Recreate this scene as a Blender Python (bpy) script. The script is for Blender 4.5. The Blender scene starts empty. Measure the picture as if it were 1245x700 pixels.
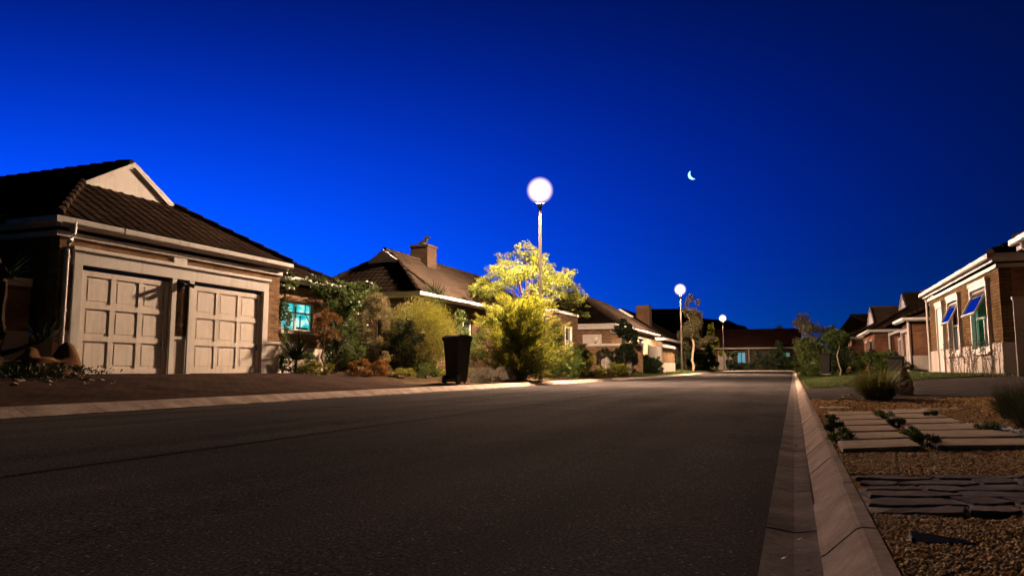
import bpy, bmesh, math, random
import numpy as np
from mathutils import Vector, Matrix, noise as mnoise
rad = math.radians
random.seed(7)
S = bpy.context.scene
COL = S.collection

# ------------------------------------------------------------------ camera
cam_d = bpy.data.cameras.new('camera')
cam = bpy.data.objects.new('camera', cam_d); COL.objects.link(cam)
cam_d.sensor_width = 36.0
cam_d.lens = 36.0*894.0/1245.0
cam_d.clip_start = 0.05
cam_d.clip_end = 6000
cam.location = (0, 0, 0.55)
cam.rotation_euler = (rad(90+6.319), 0, rad(20.846))
S.camera = cam

# ------------------------------------------------------------------ sky: late dusk, glow over the left horizon
W = bpy.data.worlds.new("World"); S.world = W; W.use_nodes = True
nt = W.node_tree; nt.nodes.clear()
def wn(t, **k):
    n = nt.nodes.new(t)
    for a, b in k.items(): setattr(n, a, b)
    return n
def wmath(op, a, b=None, c=None):
    n = wn('ShaderNodeMath', operation=op)
    for i, v in enumerate((a, b, c)):
        if v is None: continue
        if isinstance(v, (int, float)): n.inputs[i].default_value = v
        else: nt.links.new(v, n.inputs[i])
    return n.outputs[0]
tc = wn('ShaderNodeTexCoord'); sep = wn('ShaderNodeSeparateXYZ')
nt.links.new(tc.outputs['Generated'], sep.inputs[0])
el = wmath('MULTIPLY', wmath('ARCSINE', wmath('MAXIMUM', sep.outputs[2], 0.0)), 5.72958)       # tens of degrees
az = wmath('MULTIPLY', wmath('ARCTAN2', wmath('MULTIPLY', sep.outputs[0], -1.0), sep.outputs[1]), 5.72958)
# ln(blue) as a quadratic in elevation and azimuth: brightest low on the left, night behind the camera
lnb = wmath('ADD', wmath('ADD', wmath('MULTIPLY', el, 0.203), wmath('MULTIPLY', az, 0.661)), -1.26)
lnb = wmath('ADD', lnb, wmath('MULTIPLY', wmath('MULTIPLY', az, az), -0.052))
lnb = wmath('ADD', lnb, wmath('MULTIPLY', wmath('MULTIPLY', el, az), -0.100))
lnb = wmath('ADD', lnb, wmath('MULTIPLY', wmath('MULTIPLY', el, el), -0.241))
Bs = wmath('ADD', wmath('MINIMUM', wmath('EXPONENT', lnb), 1.2), 0.004)
hz = wmath('MULTIPLY', wmath('MULTIPLY', wmath('EXPONENT', wmath('MULTIPLY', el, -2.5)), wmath('SQRT', Bs)), 0.10)
Gs = wmath('ADD', wmath('ADD', wmath('MULTIPLY', wmath('POWER', Bs, 1.35), 0.070), 0.0035), hz)
Rs = wmath('MULTIPLY', Bs, 0.0004)
cmb = wn('ShaderNodeCombineColor')
nt.links.new(Rs, cmb.inputs[0]); nt.links.new(Gs, cmb.inputs[1]); nt.links.new(Bs, cmb.inputs[2])
bg = wn('ShaderNodeBackground'); bg.inputs[1].default_value = 1.0
nt.links.new(cmb.outputs[0], bg.inputs[0])
wo = wn('ShaderNodeOutputWorld'); nt.links.new(bg.outputs[0], wo.inputs[0])

# faint moonlight, from where the moon stands
sl = bpy.data.lights.new('moonlight', 'SUN'); sl.energy = 0.006; sl.angle = rad(0.5); sl.color = (0.75, 0.85, 1.0)
so = bpy.data.objects.new('moonlight', sl); COL.objects.link(so)
so.rotation_euler = Vector((-0.11, 0.96, 0.25)).to_track_quat('Z', 'Y').to_euler()

S.view_settings.view_transform = 'Standard'; S.view_settings.look = 'None'
S.view_settings.exposure = 0; S.view_settings.gamma = 1
S.cycles.max_bounces = 6; S.cycles.diffuse_bounces = 3; S.cycles.glossy_bounces = 3
S.cycles.transmission_bounces = 4; S.cycles.transparent_max_bounces = 8
S.cycles.sample_clamp_indirect = 4.0
LAMP_L = 10300.0          # radiance of the lamp globes
LAMP_C = (1.0, 0.68, 0.45)

# ------------------------------------------------------------------ materials
def mat(name, col, rough=0.8, spec=0.3, metal=0.0):
    if rough >= .8 and metal == 0: spec = 0.0      # matte masonry, soil and stone: no grazing sheen
    m = bpy.data.materials.new(name); m.use_nodes = True
    p = m.node_tree.nodes['Principled BSDF']
    p.inputs['Base Color'].default_value = (*col, 1); p.inputs['Roughness'].default_value = rough
    p.inputs['Specular IOR Level'].default_value = spec; p.inputs['Metallic'].default_value = metal
    return m
class NT:
    def __init__(s, m): s.m = m; s.t = m.node_tree; s.p = s.t.nodes['Principled BSDF']
    def n(s, typ, **k):
        x = s.t.nodes.new(typ)
        for a, b in k.items(): setattr(x, a, b)
        return x
    def l(s, a, b): s.t.links.new(a, b)
    def coord(s, kind='Object'): return s.n('ShaderNodeTexCoord').outputs[kind]
    def noise(s, scale, vec=None, detail=4, rough=.55):
        x = s.n('ShaderNodeTexNoise'); x.inputs['Scale'].default_value = scale
        x.inputs['Detail'].default_value = detail; x.inputs['Roughness'].default_value = rough
        if vec is not None: s.l(vec, x.inputs['Vector'])
        return x.outputs['Fac']
    def mapping(s, vec, sc=(1, 1, 1)):
        x = s.n('ShaderNodeMapping'); x.inputs['Scale'].default_value = sc; s.l(vec, x.inputs['Vector']); return x.outputs[0]
    def ramp(s, fac, stops):
        x = s.n('ShaderNodeValToRGB'); s.l(fac, x.inputs[0]); e = x.color_ramp.elements
        while len(e) < len(stops): e.new(0.5)
        for i, (p, c) in enumerate(stops):
            e[i].position = p; e[i].color = (*c, 1) if len(c) == 3 else c
        return x.outputs[0]
    def mix(s, fac, a, b, mode='MIX'):
        x = s.n('ShaderNodeMix', data_type='RGBA', blend_type=mode)
        for i, v in ((0, fac), (6, a), (7, b)):
            if isinstance(v, (int, float)): x.inputs[i].default_value = v
            elif isinstance(v, tuple): x.inputs[i].default_value = (*v, 1)
            else: s.l(v, x.inputs[i])
        return x.outputs[2]
    def math(s, op, a, b=None):
        x = s.n('ShaderNodeMath', operation=op)
        for i, v in enumerate((a, b)):
            if v is None: continue
            if isinstance(v, (int, float)): x.inputs[i].default_value = v
            else: s.l(v, x.inputs[i])
        return x.outputs[0]
    def bump(s, h, strength=.5, dist=.01):
        x = s.n('ShaderNodeBump'); x.inputs['Strength'].default_value = strength; x.inputs['Distance'].default_value = dist
        s.l(h, x.inputs['Height']); s.l(x.outputs[0], s.p.inputs['Normal'])
    def col(s, c): s.l(c, s.p.inputs['Base Color'])
    def rgh(s, c): s.l(c, s.p.inputs['Roughness'])

def m_plain(name, c, rough=.7, var=.18, scale=2.0, bump=.15, spec=.3, bscale=60):
    m = mat(name, c, rough, spec); t = NT(m); v = t.coord()
    a = t.noise(scale, v, 5); b = t.noise(scale*9, v, 3)
    f = t.math('ADD', t.math('MULTIPLY', a, .7), t.math('MULTIPLY', b, .3))
    lo = tuple(x*(1-var*1.6) for x in c); hi = tuple(min(1, x*(1+var)) for x in c)
    t.col(t.ramp(f, [(.3, lo), (.7, hi)])); t.bump(t.noise(bscale, v, 3), bump, .01)
    return m
def streaks(m, amt=.22):
    t = NT(m); src = t.p.inputs['Base Color'].links[0].from_socket
    n = t.noise(1.0, t.mapping(t.coord(), (7, 7, .7)), 5, .65); n2 = t.noise(1.3, t.coord(), 6, .7)
    f = t.math('MULTIPLY', t.math('MAXIMUM', t.math('SUBTRACT', n, .5), 0.0), t.math('MULTIPLY', n2, 6*amt))
    t.col(t.mix(f, src, (.16, .12, .08))); return m
def m_brick(name, c1, c2, mortar, bw=.23, bh=.082):
    m = mat(name, c1, .85, .2); t = NT(m); uv = t.coord('UV')
    b = t.n('ShaderNodeTexBrick'); t.l(uv, b.inputs['Vector'])
    b.inputs['Scale'].default_value = 1; b.inputs['Brick Width'].default_value = bw; b.inputs['Row Height'].default_value = bh
    b.inputs['Mortar Size'].default_value = .008; b.inputs['Mortar Smooth'].default_value = .3; b.inputs['Bias'].default_value = 0
    b.inputs['Color1'].default_value = (*c1, 1); b.inputs['Color2'].default_value = (*c2, 1); b.inputs['Mortar'].default_value = (*mortar, 1)
    n = t.noise(1.3, uv, 4); n2 = t.noise(40, uv, 3)
    c = t.mix(1.0, b.outputs['Color'], t.ramp(n, [(.3, (.7, .7, .7)), (.75, (1.25, 1.2, 1.15))]), 'MULTIPLY')
    c = t.mix(.5, c, t.ramp(n2, [(.3, (.6, .6, .6)), (.7, (1.3, 1.3, 1.3))]), 'MULTIPLY')
    t.col(c)
    h = t.math('ADD', t.math('MULTIPLY', b.outputs['Fac'], -1.0), t.math('MULTIPLY', n2, .35))
    t.bump(h, .7, .012)
    return m
def m_leaf(name, c1, c2, c3=None, trans=.35, rough=.55):
    m = bpy.data.materials.new(name); m.use_nodes = True; t = NT(m)
    g = t.n('ShaderNodeNewGeometry')
    st = [(0., c1), (1., c2)] if c3 is None else [(0., c1), (.55, c2), (1., c3)]
    c = t.ramp(g.outputs['Random Per Island'], st)
    t.col(c); t.p.inputs['Roughness'].default_value = rough; t.p.inputs['Specular IOR Level'].default_value = .25
    tr = t.n('ShaderNodeBsdfTranslucent'); t.l(c, tr.inputs[0])
    mx = t.n('ShaderNodeMixShader'); mx.inputs[0].default_value = trans
    t.l(t.p.outputs[0], mx.inputs[1]); t.l(tr.outputs[0], mx.inputs[2])
    o = t.t.nodes['Material Output']; t.l(mx.outputs[0], o.inputs[0])
    return m
def m_emit(name, c, s):
    m = mat(name, (0, 0, 0), .4); p = m.node_tree.nodes['Principled BSDF']
    p.inputs['Emission Color'].default_value = (*c, 1); p.inputs['Emission Strength'].default_value = s
    return m

M = {}
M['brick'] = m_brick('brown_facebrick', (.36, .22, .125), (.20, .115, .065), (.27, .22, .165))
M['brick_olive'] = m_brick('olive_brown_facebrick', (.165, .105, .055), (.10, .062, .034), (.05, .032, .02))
M['brick_darkest'] = m_brick('darkest_facebrick', (.040, .027, .018), (.028, .018, .013), (.035, .026, .02))  # darkest brick colours, for the near chimney and the end house
M['brick_dark'] = m_brick('dark_facebrick', (.09, .052, .03), (.06, .035, .022), (.07, .05, .038))
M['brick_red'] = m_brick('red_brown_facebrick', (.27, .12, .07), (.17, .075, .045), (.17, .12, .09))
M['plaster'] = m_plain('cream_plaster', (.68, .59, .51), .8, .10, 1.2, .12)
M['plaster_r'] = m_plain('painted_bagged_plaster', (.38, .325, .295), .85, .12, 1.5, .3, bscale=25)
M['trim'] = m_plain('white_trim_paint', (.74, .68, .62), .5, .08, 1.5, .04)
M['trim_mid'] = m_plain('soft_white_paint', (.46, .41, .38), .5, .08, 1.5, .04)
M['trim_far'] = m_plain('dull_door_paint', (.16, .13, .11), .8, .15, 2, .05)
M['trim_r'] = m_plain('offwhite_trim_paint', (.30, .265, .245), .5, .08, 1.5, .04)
M['doorpaint'] = m_plain('garage_door_paint', (.84, .73, .63), .5, .10, 1.0, .04)
M['pvc'] = m_plain('white_gutter_pvc', (.76, .70, .66), .4, .08, 3, .03)
M['tile'] = m_plain('concrete_roof_tile', (.055, .036, .027), .95, .3, 1.2, .3, bscale=80, spec=.06)
M['tile_warm'] = m_plain('brown_roof_tile', (.018, .013, .010), .95, .3, .9, .3, bscale=80, spec=.06)
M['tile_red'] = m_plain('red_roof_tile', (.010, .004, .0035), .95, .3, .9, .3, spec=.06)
M['black'] = m_plain('black_plastic', (.018, .018, .02), .45, .2, 3, .08)
M['bin'] = m_plain('dark_green_bin_plastic', (.030, .028, .027), .8, .2, 3, .08)
M['metal'] = m_plain('galvanised_steel', (.30, .29, .27), .5, .15, 4, .08, spec=.5)
M['glass'] = mat('window_glass', (.02, .03, .04), .04, .9)
M['glass_blue'] = mat('open_sash_glass', (.9, .93, .95), .03, 1.0, 1.0)
M['dark'] = mat('dark_interior', (.012, .012, .014), .9)
M['bark'] = m_plain('tree_bark', (.07, .05, .035), .9, .3, 6, .6, bscale=40)
M['bark_pale'] = m_plain('pale_bark', (.30, .23, .16), .9, .25, 6, .6, bscale=40)
M['rock'] = m_plain('brown_rock', (.17, .09, .05), .9, .4, 3, .8, bscale=14)
M['rock_pale'] = m_plain('pale_garden_stone', (.36, .31, .27), .9, .3, 4, .6, bscale=20)
M['white_stone'] = m_plain('white_pebble', (.55, .55, .56), .8, .2, 8, .3)

for k_ in ('plaster', 'plaster_r', 'trim', 'trim_r', 'doorpaint', 'pvc'): streaks(M[k_], .35)
# asphalt
m = mat('asphalt', (.05, .045, .045), .79, .5); t = NT(m); v = t.coord(); M['asphalt'] = m
n1 = t.noise(.35, v, 5); n2 = t.noise(260, v, 3, .7)
base = t.ramp(n1, [(.3, (.031, .027, .028)), (.7, (.053, .046, .046))])
n4 = t.noise(1.0, t.mapping(v, (1.6, .12, 1)), 3)
base = t.mix(.7, base, t.ramp(n4, [(.35, (.72, .72, .72)), (.65, (1.3, 1.3, 1.3))]), 'MULTIPLY')
n5 = t.noise(.9, v, 6, .7)
base = t.mix(.8, base, t.ramp(n5, [(.30, (.55, .55, .55)), (.42, (1, 1, 1)), (.8, (1.1, 1.1, 1.1))]), 'MULTIPLY')
n6 = t.noise(95, v, 2, .6)
base = t.mix(.9, base, t.ramp(n6, [(.36, (.35, .35, .35)), (.5, (.9, .9, .9)), (.66, (2.1, 2.0, 1.95))]), 'MULTIPLY')
base = t.mix(.8, base, t.ramp(n2, [(.3, (.4, .4, .4)), (.7, (1.5, 1.5, 1.5))]), 'MULTIPLY')
vo = t.n('ShaderNodeTexVoronoi'); vo.inputs['Scale'].default_value = 75; t.l(v, vo.inputs['Vector'])
sc_ = t.n('ShaderNodeSeparateColor'); t.l(vo.outputs['Color'], sc_.inputs[0])
chip = t.math('MULTIPLY', t.math('LESS_THAN', vo.outputs['Distance'], .34), t.math('GREATER_THAN', sc_.outputs[0], .965))
base = t.mix(chip, base, (.20, .18, .165)); t.col(base)
t.rgh(t.ramp(n1, [(.3, (.72,)*3), (.7, (.86,)*3)]))
vb = t.n('ShaderNodeTexVoronoi'); vb.inputs['Scale'].default_value = 110; t.l(v, vb.inputs['Vector'])
t.bump(t.math('ADD', t.math('MULTIPLY', vb.outputs['Distance'], -1.0), t.math('MULTIPLY', n2, .4)), .55, .006)
t.p.inputs['Roughness'].default_value = .85
for l_ in list(t.p.inputs['Roughness'].links): t.t.links.remove(l_)
df = t.n('ShaderNodeBsdfDiffuse'); t.l(base, df.inputs[0]); mx_ = t.n('ShaderNodeMixShader'); mx_.inputs[0].default_value = .05
t.l(df.outputs[0], mx_.inputs[1]); t.l(t.p.outputs[0], mx_.inputs[2]); t.l(mx_.outputs[0], t.t.nodes['Material Output'].inputs[0])
M['concrete'] = m_plain('kerb_concrete', (.32, .25, .215), .85, .34, 3.0, .5, bscale=120)
M['kerb_side'] = m_plain('channel_concrete', (.17, .14, .135), .85, .36, 3.0, .5, bscale=120)
M['slab'] = m_plain('concrete_slab', (.44, .34, .27), .85, .22, 3.0, .5, bscale=90)
M['slate'] = m_plain('grey_slate', (.17, .14, .14), .8, .3, 7, .5, bscale=60)
M['soil'] = m_plain('garden_soil', (.055, .035, .022), .95, .4, 3, .8, bscale=30)
M['soil_pale'] = m_plain('sandy_soil', (.30, .25, .22), .95, .4, 9, .6, bscale=60)
M['joint'] = m_plain('tar_joint', (.014, .012, .012), .95, .3, 5, .4)
m = m_plain('lawn_turf', (.055, .075, .02), .95, .45, 2.2, .9, bscale=55); M['turf'] = m
m = m_plain('verge_ground', (.07, .055, .03), .95, .5, .9, .8, bscale=30); M['ground'] = m
# brick pavers of the left driveway (laid flat: UV is x,y)
M['paver'] = m_brick('driveway_pavers', (.065, .043, .036), (.042, .029, .026), (.025, .02, .018), .22, .11)
M['paver_grey'] = m_brick('grey_driveway_pavers', (.075, .064, .064), (.055, .048, .05), (.05, .045, .04), .22, .11)
M['pebble'] = m_leaf('gravel_stone', (.34, .18, .06), (.62, .40, .16), (.26, .17, .09), 0.0, .9)
M['gravelbed'] = m_plain('gravel_bed', (.24, .135, .06), .95, .5, 45, .9, bscale=70)
# foliage
M['lf_yellow'] = m_leaf('yellow_acacia_leaf', (.055, .070, .006), (.11, .12, .009), (.03, .045, .005), .4)
M['lf_gold'] = m_leaf('golden_conifer_leaf', (.09, .105, .010), (.23, .23, .012), (.035, .05, .008), .5)
M['lf_green'] = m_leaf('green_leaf', (.045, .075, .014), (.09, .12, .022), (.025, .045, .01), .3)
M['lf_dark'] = m_leaf('dark_leaf', (.010, .020, .008), (.025, .04, .012), None, .2)
M['lf_olive'] = m_leaf('olive_leaf', (.13, .13, .022), (.24, .215, .03), (.07, .08, .015), .3)
M['lf_gsh'] = m_leaf('pale_shrub_leaf', (.14, .115, .05), (.26, .21, .10), (.07, .06, .025), .3)
M['lf_dusk'] = m_leaf('dusky_leaf', (.045, .042, .018), (.085, .07, .028), (.03, .03, .012), .3)
M['lf_lav'] = m_leaf('lavender_leaf', (.12, .105, .085), (.20, .17, .13), (.07, .065, .045), .2)
M['lf_org'] = m_leaf('rust_leaf', (.17, .07, .02), (.24, .12, .03), (.08, .05, .02), .3)
M['lf_blade'] = m_leaf('blade_leaf', (.04, .055, .02), (.10, .11, .05), (.02, .03, .01), .2)
M['lf_tuft'] = m_leaf('grass_tuft_blade', (.12, .12, .03), (.22, .20, .06), (.05, .06, .015), .35)
M['lf_stalk'] = m_leaf('dry_stalk', (.10, .06, .035), (.20, .13, .08), None, .1)
M['petal'] = m_plain('white_petal', (.7, .66, .6), .7, .1)
M['aloe'] = m_plain('aloe_skin', (.03, .05, .025), .5, .3, 5, .2)

# ------------------------------------------------------------------ mesh helpers
ORG = {}
def org_of(par): return ORG.get(par.name, Vector((0, 0, 0))) if par else Vector((0, 0, 0))
def tag(o, label=None, cat=None, group=None, kind=None):
    if label: o['label'] = label
    if cat: o['category'] = cat
    if group: o['group'] = group
    if kind: o['kind'] = kind
    return o
def thing(name, loc, label, cat, group=None):
    o = bpy.data.objects.new(name, None); COL.objects.link(o); o.location = loc; o.empty_display_size = .2
    ORG[o.name] = Vector(loc); return tag(o, label, cat, group)
def link(name, me, m, par=None, base=None):
    o = bpy.data.objects.new(name, me); COL.objects.link(o)
    if m: me.materials.append(m)
    if par:
        o.parent = par; ORG[o.name] = org_of(par)
    elif base is not None:
        o.location = base; ORG[o.name] = Vector(base)
    else: ORG[o.name] = Vector((0, 0, 0))
    return o
class MB:
    def __init__(s): s.v = []; s.f = []
    def poly(s, pts):
        i = len(s.v); s.v += [tuple(p) for p in pts]; s.f.append(tuple(range(i, i+len(pts)))); return s
    def box(s, x0, x1, y0, y1, z0, z1):
        if x0 > x1: x0, x1 = x1, x0
        if y0 > y1: y0, y1 = y1, y0
        i = len(s.v)
        s.v += [(x, y, z) for z in (z0, z1) for y in (y0, y1) for x in (x0, x1)]
        s.f += [tuple(i+k for k in q) for q in ((0, 2, 3, 1), (4, 5, 7, 6), (0, 1, 5, 4), (2, 6, 7, 3), (0, 4, 6, 2), (1, 3, 7, 5))]
        return s
    def prism(s, pts, off):
        n = len(pts); i = len(s.v); off = Vector(off)
        s.v += [tuple(p) for p in pts] + [tuple(Vector(p)+off) for p in pts]
        s.f.append(tuple(range(i, i+n))[::-1]); s.f.append(tuple(range(i+n, i+2*n)))
        for k in range(n):
            a, b = i+k, i+(k+1) % n; s.f.append((a, b, b+n, a+n))
        return s
    def tube(s, pts, rs, n=8, cap=True):
        pts = [Vector(p) for p in pts]
        if not hasattr(rs, '__len__'): rs = [rs]*len(pts)
        i0 = len(s.v)
        for k, p in enumerate(pts):
            d = (pts[min(k+1, len(pts)-1)]-pts[max(k-1, 0)]).normalized()
            a = d.cross(Vector((0, 0, 1)) if abs(d.z) < .95 else Vector((1, 0, 0))).normalized(); b = d.cross(a)
            for j in range(n):
                w = 2*math.pi*j/n; s.v.append(tuple(p+(a*math.cos(w)+b*math.sin(w))*rs[k]))
        for k in range(len(pts)-1):
            for j in range(n):
                a = i0+k*n+j; b = i0+k*n+(j+1) % n; s.f.append((a, a+n, b+n, b))
        if cap:
            s.f.append(tuple(i0+j for j in range(n))); s.f.append(tuple(i0+(len(pts)-1)*n+j for j in range(n))[::-1])
        return s
    def lathe(s, c, prof, n=20):
        i0 = len(s.v)
        for r, z in prof:
            for j in range(n):
                w = 2*math.pi*j/n; s.v.append((c[0]+r*math.cos(w), c[1]+r*math.sin(w), c[2]+z))
        for k in range(len(prof)-1):
            for j in range(n):
                a = i0+k*n+j; b = i0+k*n+(j+1) % n; s.f.append((a, b, b+n, a+n))
        return s
    def build(s, name, m, par=None, base=None, smooth=False, bevel=0, kind=None):
        o0 = Vector(base) if (base is not None and not par) else org_of(par)
        me = bpy.data.meshes.new(name)
        vv = np.array(s.v, dtype=float)
        # box-projected UVs in metres, taken before the shift to the object's origin
        me.from_pydata((vv-np.array(o0)).tolist(), [], s.f); me.update()
        bm = bmesh.new(); bm.from_mesh(me)
        bmesh.ops.recalc_face_normals(bm, faces=bm.faces)
        if bevel: bmesh.ops.bevel(bm, geom=bm.edges[:], offset=bevel, segments=2, profile=.6, affect='EDGES', clamp_overlap=True)
        uvl = bm.loops.layers.uv.new('UVMap')
        for f in bm.faces:
            n = f.normal
            if abs(n.z) > .9: a, b = Vector((1, 0, 0)), Vector((0, 1, 0))
            else:
                a = Vector((0, 0, 1)).cross(n); a = a.normalized() if a.length > 1e-6 else Vector((1, 0, 0)); b = n.cross(a).normalized()
            f.smooth = smooth
            for lp in f.loops:
                p = lp.vert.co+o0; lp[uvl].uv = (p.dot(a), p.dot(b))
        bm.to_mesh(me); bm.free()
        if smooth:
            try: me.set_sharp_from_angle(angle=rad(40))
            except Exception: pass
        o = link(name, me, m, par, base)
        if kind: o['kind'] = kind
        return o
def raw(name, V, F, m, par=None, base=None, smooth=False):
    o0 = np.array(base) if (base is not None and not par) else np.array(org_of(par))
    V = np.asarray(V, dtype=np.float32)-o0.astype(np.float32); F = np.asarray(F, dtype=np.int32)
    k = F.shape[1]; me = bpy.data.meshes.new(name)
    me.vertices.add(len(V)); me.vertices.foreach_set('co', V.ravel())
    me.loops.add(F.size); me.loops.foreach_set('vertex_index', F.ravel())
    me.polygons.add(len(F)); me.polygons.foreach_set('loop_start', np.arange(0, F.size, k, dtype=np.int32))
    try: me.polygons.foreach_set('loop_total', np.full(len(F), k, dtype=np.int32))
    except Exception: pass
    me.update(calc_edges=True); me.validate()
    if smooth: me.polygons.foreach_set('use_smooth', np.ones(len(F), dtype=bool))
    return link(name, me, m, par, base)

def walls(mb, axis, c, t, a0, a1, z0, z1, holes=()):
    """wall slab: outer face at coordinate c on `axis`, thickness t inwards (signed); holes = (a0,a1,z0,z1)"""
    def bx(p, q, zl, zh):
        if q-p < 1e-4 or zh-zl < 1e-4: return
        if axis == 'x': mb.box(c, c+t, p, q, zl, zh)
        else: mb.box(p, q, c, c+t, zl, zh)
    hs = sorted(holes); cur = a0
    for h in hs:
        bx(cur, h[0], z0, z1); bx(h[0], h[1], z0, max(z0, min(h[2], z1))); bx(h[0], h[1], min(max(h[3], z0), z1), z1); cur = h[1]
    bx(cur, a1, z0, z1)

def roof_face(bmt, pts, tile=.30, course=.33, amp=.020, lip=.022, detail=6):
    """a tiled roof plane: rolls across and stepped courses up the slope, clipped to the polygon pts"""
    P = [Vector(p) for p in pts]; n = Vector((0, 0, 0))
    for i in range(len(P)):
        a, b = P[i], P[(i+1) % len(P)]; n += a.cross(b)
    n.normalize()
    if n.z < 0: n = -n; P = P[::-1]
    u = Vector((0, 0, 1)).cross(n).normalized(); w = n.cross(u).normalized()
    o = min(P, key=lambda p: p.dot(w))
    U = [(p-o).dot(u) for p in P]; Wv = [(p-o).dot(w) for p in P]
    u0, u1, w1 = min(U), max(U), max(Wv)
    du = tile/detail; nu = int((u1-u0)/du)+2; rows = []
    k = 0
    while k*course < w1+course:
        rows += [(k*course, lip), ((k+.96)*course, 0.0)]; k += 1
    bm = bmesh.new(); grid = []
    for (wv, h) in rows:
        r = []
        for i in range(nu):
            uu = u0+i*du; ph = (uu % tile)/tile
            hh = h+amp*max(0, math.sin(ph*2*math.pi))
            r.append(bm.verts.new((uu, wv, hh)))
        grid.append(r)
    for a in range(len(grid)-1):
        for i in range(nu-1): bm.faces.new((grid[a][i], grid[a][i+1], grid[a+1][i+1], grid[a+1][i]))
    m_ = len(P); area = sum(U[i]*Wv[(i+1) % m_]-U[(i+1) % m_]*Wv[i] for i in range(m_)); sgn = 1 if area > 0 else -1
    for i in range(m_):
        a = Vector((U[i], Wv[i], 0)); b = Vector((U[(i+1) % m_], Wv[(i+1) % m_], 0)); d = b-a
        if d.length < 1e-5: continue
        no = Vector((d.y, -d.x, 0))*sgn
        bmesh.ops.bisect_plane(bm, geom=bm.verts[:]+bm.edges[:]+bm.faces[:], plane_co=a, plane_no=no, clear_outer=True, dist=1e-6)
    base = len(bmt.v)
    bm.verts.ensure_lookup_table(); bm.verts.index_update()
    for vv in bm.verts: bmt.v.append(tuple(o+u*vv.co.x+w*vv.co.y+n*vv.co.z))
    for f in bm.faces: bmt.f.append(tuple(base+x.index for x in f.verts))
    bm.free()
    lo = [p-n*.05 for p in P]
    bmt.poly(lo)
def cap_line(mb, a, b, r=.09):
    """half-round ridge tiles laid end to end"""
    a, b = Vector(a), Vector(b); L = (b-a).length; k = max(1, int(L/.4)); d = (b-a)/k
    for i in range(k):
        p, q = a+d*i, a+d*(i+1.06); mb.tube([p+Vector((0, 0, .01)), q-Vector((0, 0, .012))], [r*1.06, r*.92], 8)

def hip_roof(par, x0, x1, y0, y1, ze, t, axis, g0, g1, mtile, mtrim, detail=6, tile=.30, course=.33, amp=.020, lip=.022, caps=True, name='roof'):
    """hipped roof over the eave rectangle; ridge along axis; g0/g1: set-back of the small gable at the low/high
    end (None = plain hip running to the ridge, 0 = full gable)"""
    T = {'x': lambda a, b, z: Vector((a, b, z)), 'y': lambda a, b, z: Vector((b, a, z))}[axis]
    a0, a1, b0, b1 = (x0, x1, y0, y1) if axis == 'x' else (y0, y1, x0, x1)
    hw = (b1-b0)/2; bm_ = (b0+b1)/2; zr = ze+hw*t
    G0 = hw if g0 is None else g0; G1 = hw if g1 is None else g1
    mb = MB()
    for s in (0, 1):
        bb = b0 if s == 0 else b1; sg = 1 if s == 0 else -1
        pts = [T(a0, bb, ze), T(a1, bb, ze)]
        if G1 > 0: pts.append(T(a1-G1, bb+sg*G1, ze+G1*t))
        if G1 < hw: pts.append(T(a1-G1, bm_, zr))
        if G0 < hw: pts.append(T(a0+G0, bm_, zr))
        if G0 > 0: pts.append(T(a0+G0, bb+sg*G0, ze+G0*t))
        roof_face(mb, pts, detail=detail, tile=tile, course=course, amp=amp, lip=lip)
    ends = []
    for (a, G, sg) in ((a0, G0, 1), (a1, G1, -1)):
        if G > 0:
            pts = [T(a, b0, ze), T(a, b1, ze), T(a+sg*G, b1-G, ze+G*t)]
            if G < hw: pts.append(T(a+sg*G, b0+G, ze+G*t))
            roof_face(mb, pts, detail=detail, tile=tile, course=course, amp=amp, lip=lip)
        if G < hw: ends.append((a+sg*G, G, sg))
    r = mb.build(name, mtile, par)
    for (a, G, sg) in ends:
        z0 = ze+G*t; w = hw-G
        gm = MB(); out = Vector(T(-sg*.10, 0, 0))
        gm.prism([T(a, bm_-w, z0-.02), T(a, bm_+w, z0-.02), T(a, bm_, zr)], out*.6)
        gm.build('gable', mtrim, r)
        vg = MB()
        for s2 in (-1, 1):   # barge boards
            vg.prism([T(a, bm_+s2*(w+.12), z0-.04)+out*.6, T(a, bm_, zr+.02)+out*.6, T(a, bm_, zr-.10)+out*.6, T(a, bm_+s2*(w-.16), z0-.04)+out*.6], out*.7)
        vg.build('barge_board', mtrim, r)
    if caps:
        for (a, G, sg) in ((a0, G0, 1), (a1, G1, -1)):
            if G > 0:
                for bb, s3 in ((b0, 1), (b1, -1)):
                    cb = MB(); cap_line(cb, T(a, bb, ze+.03), T(a+sg*G, bb+s3*G, ze+G*t+.03)); cb.build('hip_cap', mtile, r)
        cb = MB(); cap_line(cb, T(a0+G0, bm_, zr+.03), T(a1-G1, bm_, zr+.03))
        cb.build('ridge_cap', mtile, r)
    return r
def gutter(mb, pts, r=.065):
    """square-ish gutter trough along a polyline, with brackets"""
    for i in range(len(pts)-1):
        a, b = Vector(pts[i]), Vector(pts[i+1]); d = (b-a).normalized(); s = d.cross(Vector((0, 0, 1))).normalized()
        prof = [(-r, .045), (-r, -.05), (-r*.6, -.07), (r*.6, -.07), (r, -.045), (r*1.08, .05), (r*.85, .05), (r*.8, -.03), (-r*.8, -.03), (-r*.8, .045)]
        e = d*(r*1.0)
        q = [a-e*(1 if i else 0)+s*x+Vector((0, 0, z)) for x, z in prof]
        mb.prism(q, (b-a)+e*(1 if i else 0)+(e if i < len(pts)-2 else Vector((0, 0, 0))))
        L = (b-a).length
        for k in range(1, int(L/1.4)+1):
            p = a+d*(k*1.4); mb.prism([p+s*x*1.1+Vector((0, 0, z*1.1)) for x, z in prof], d*.04)
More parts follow.
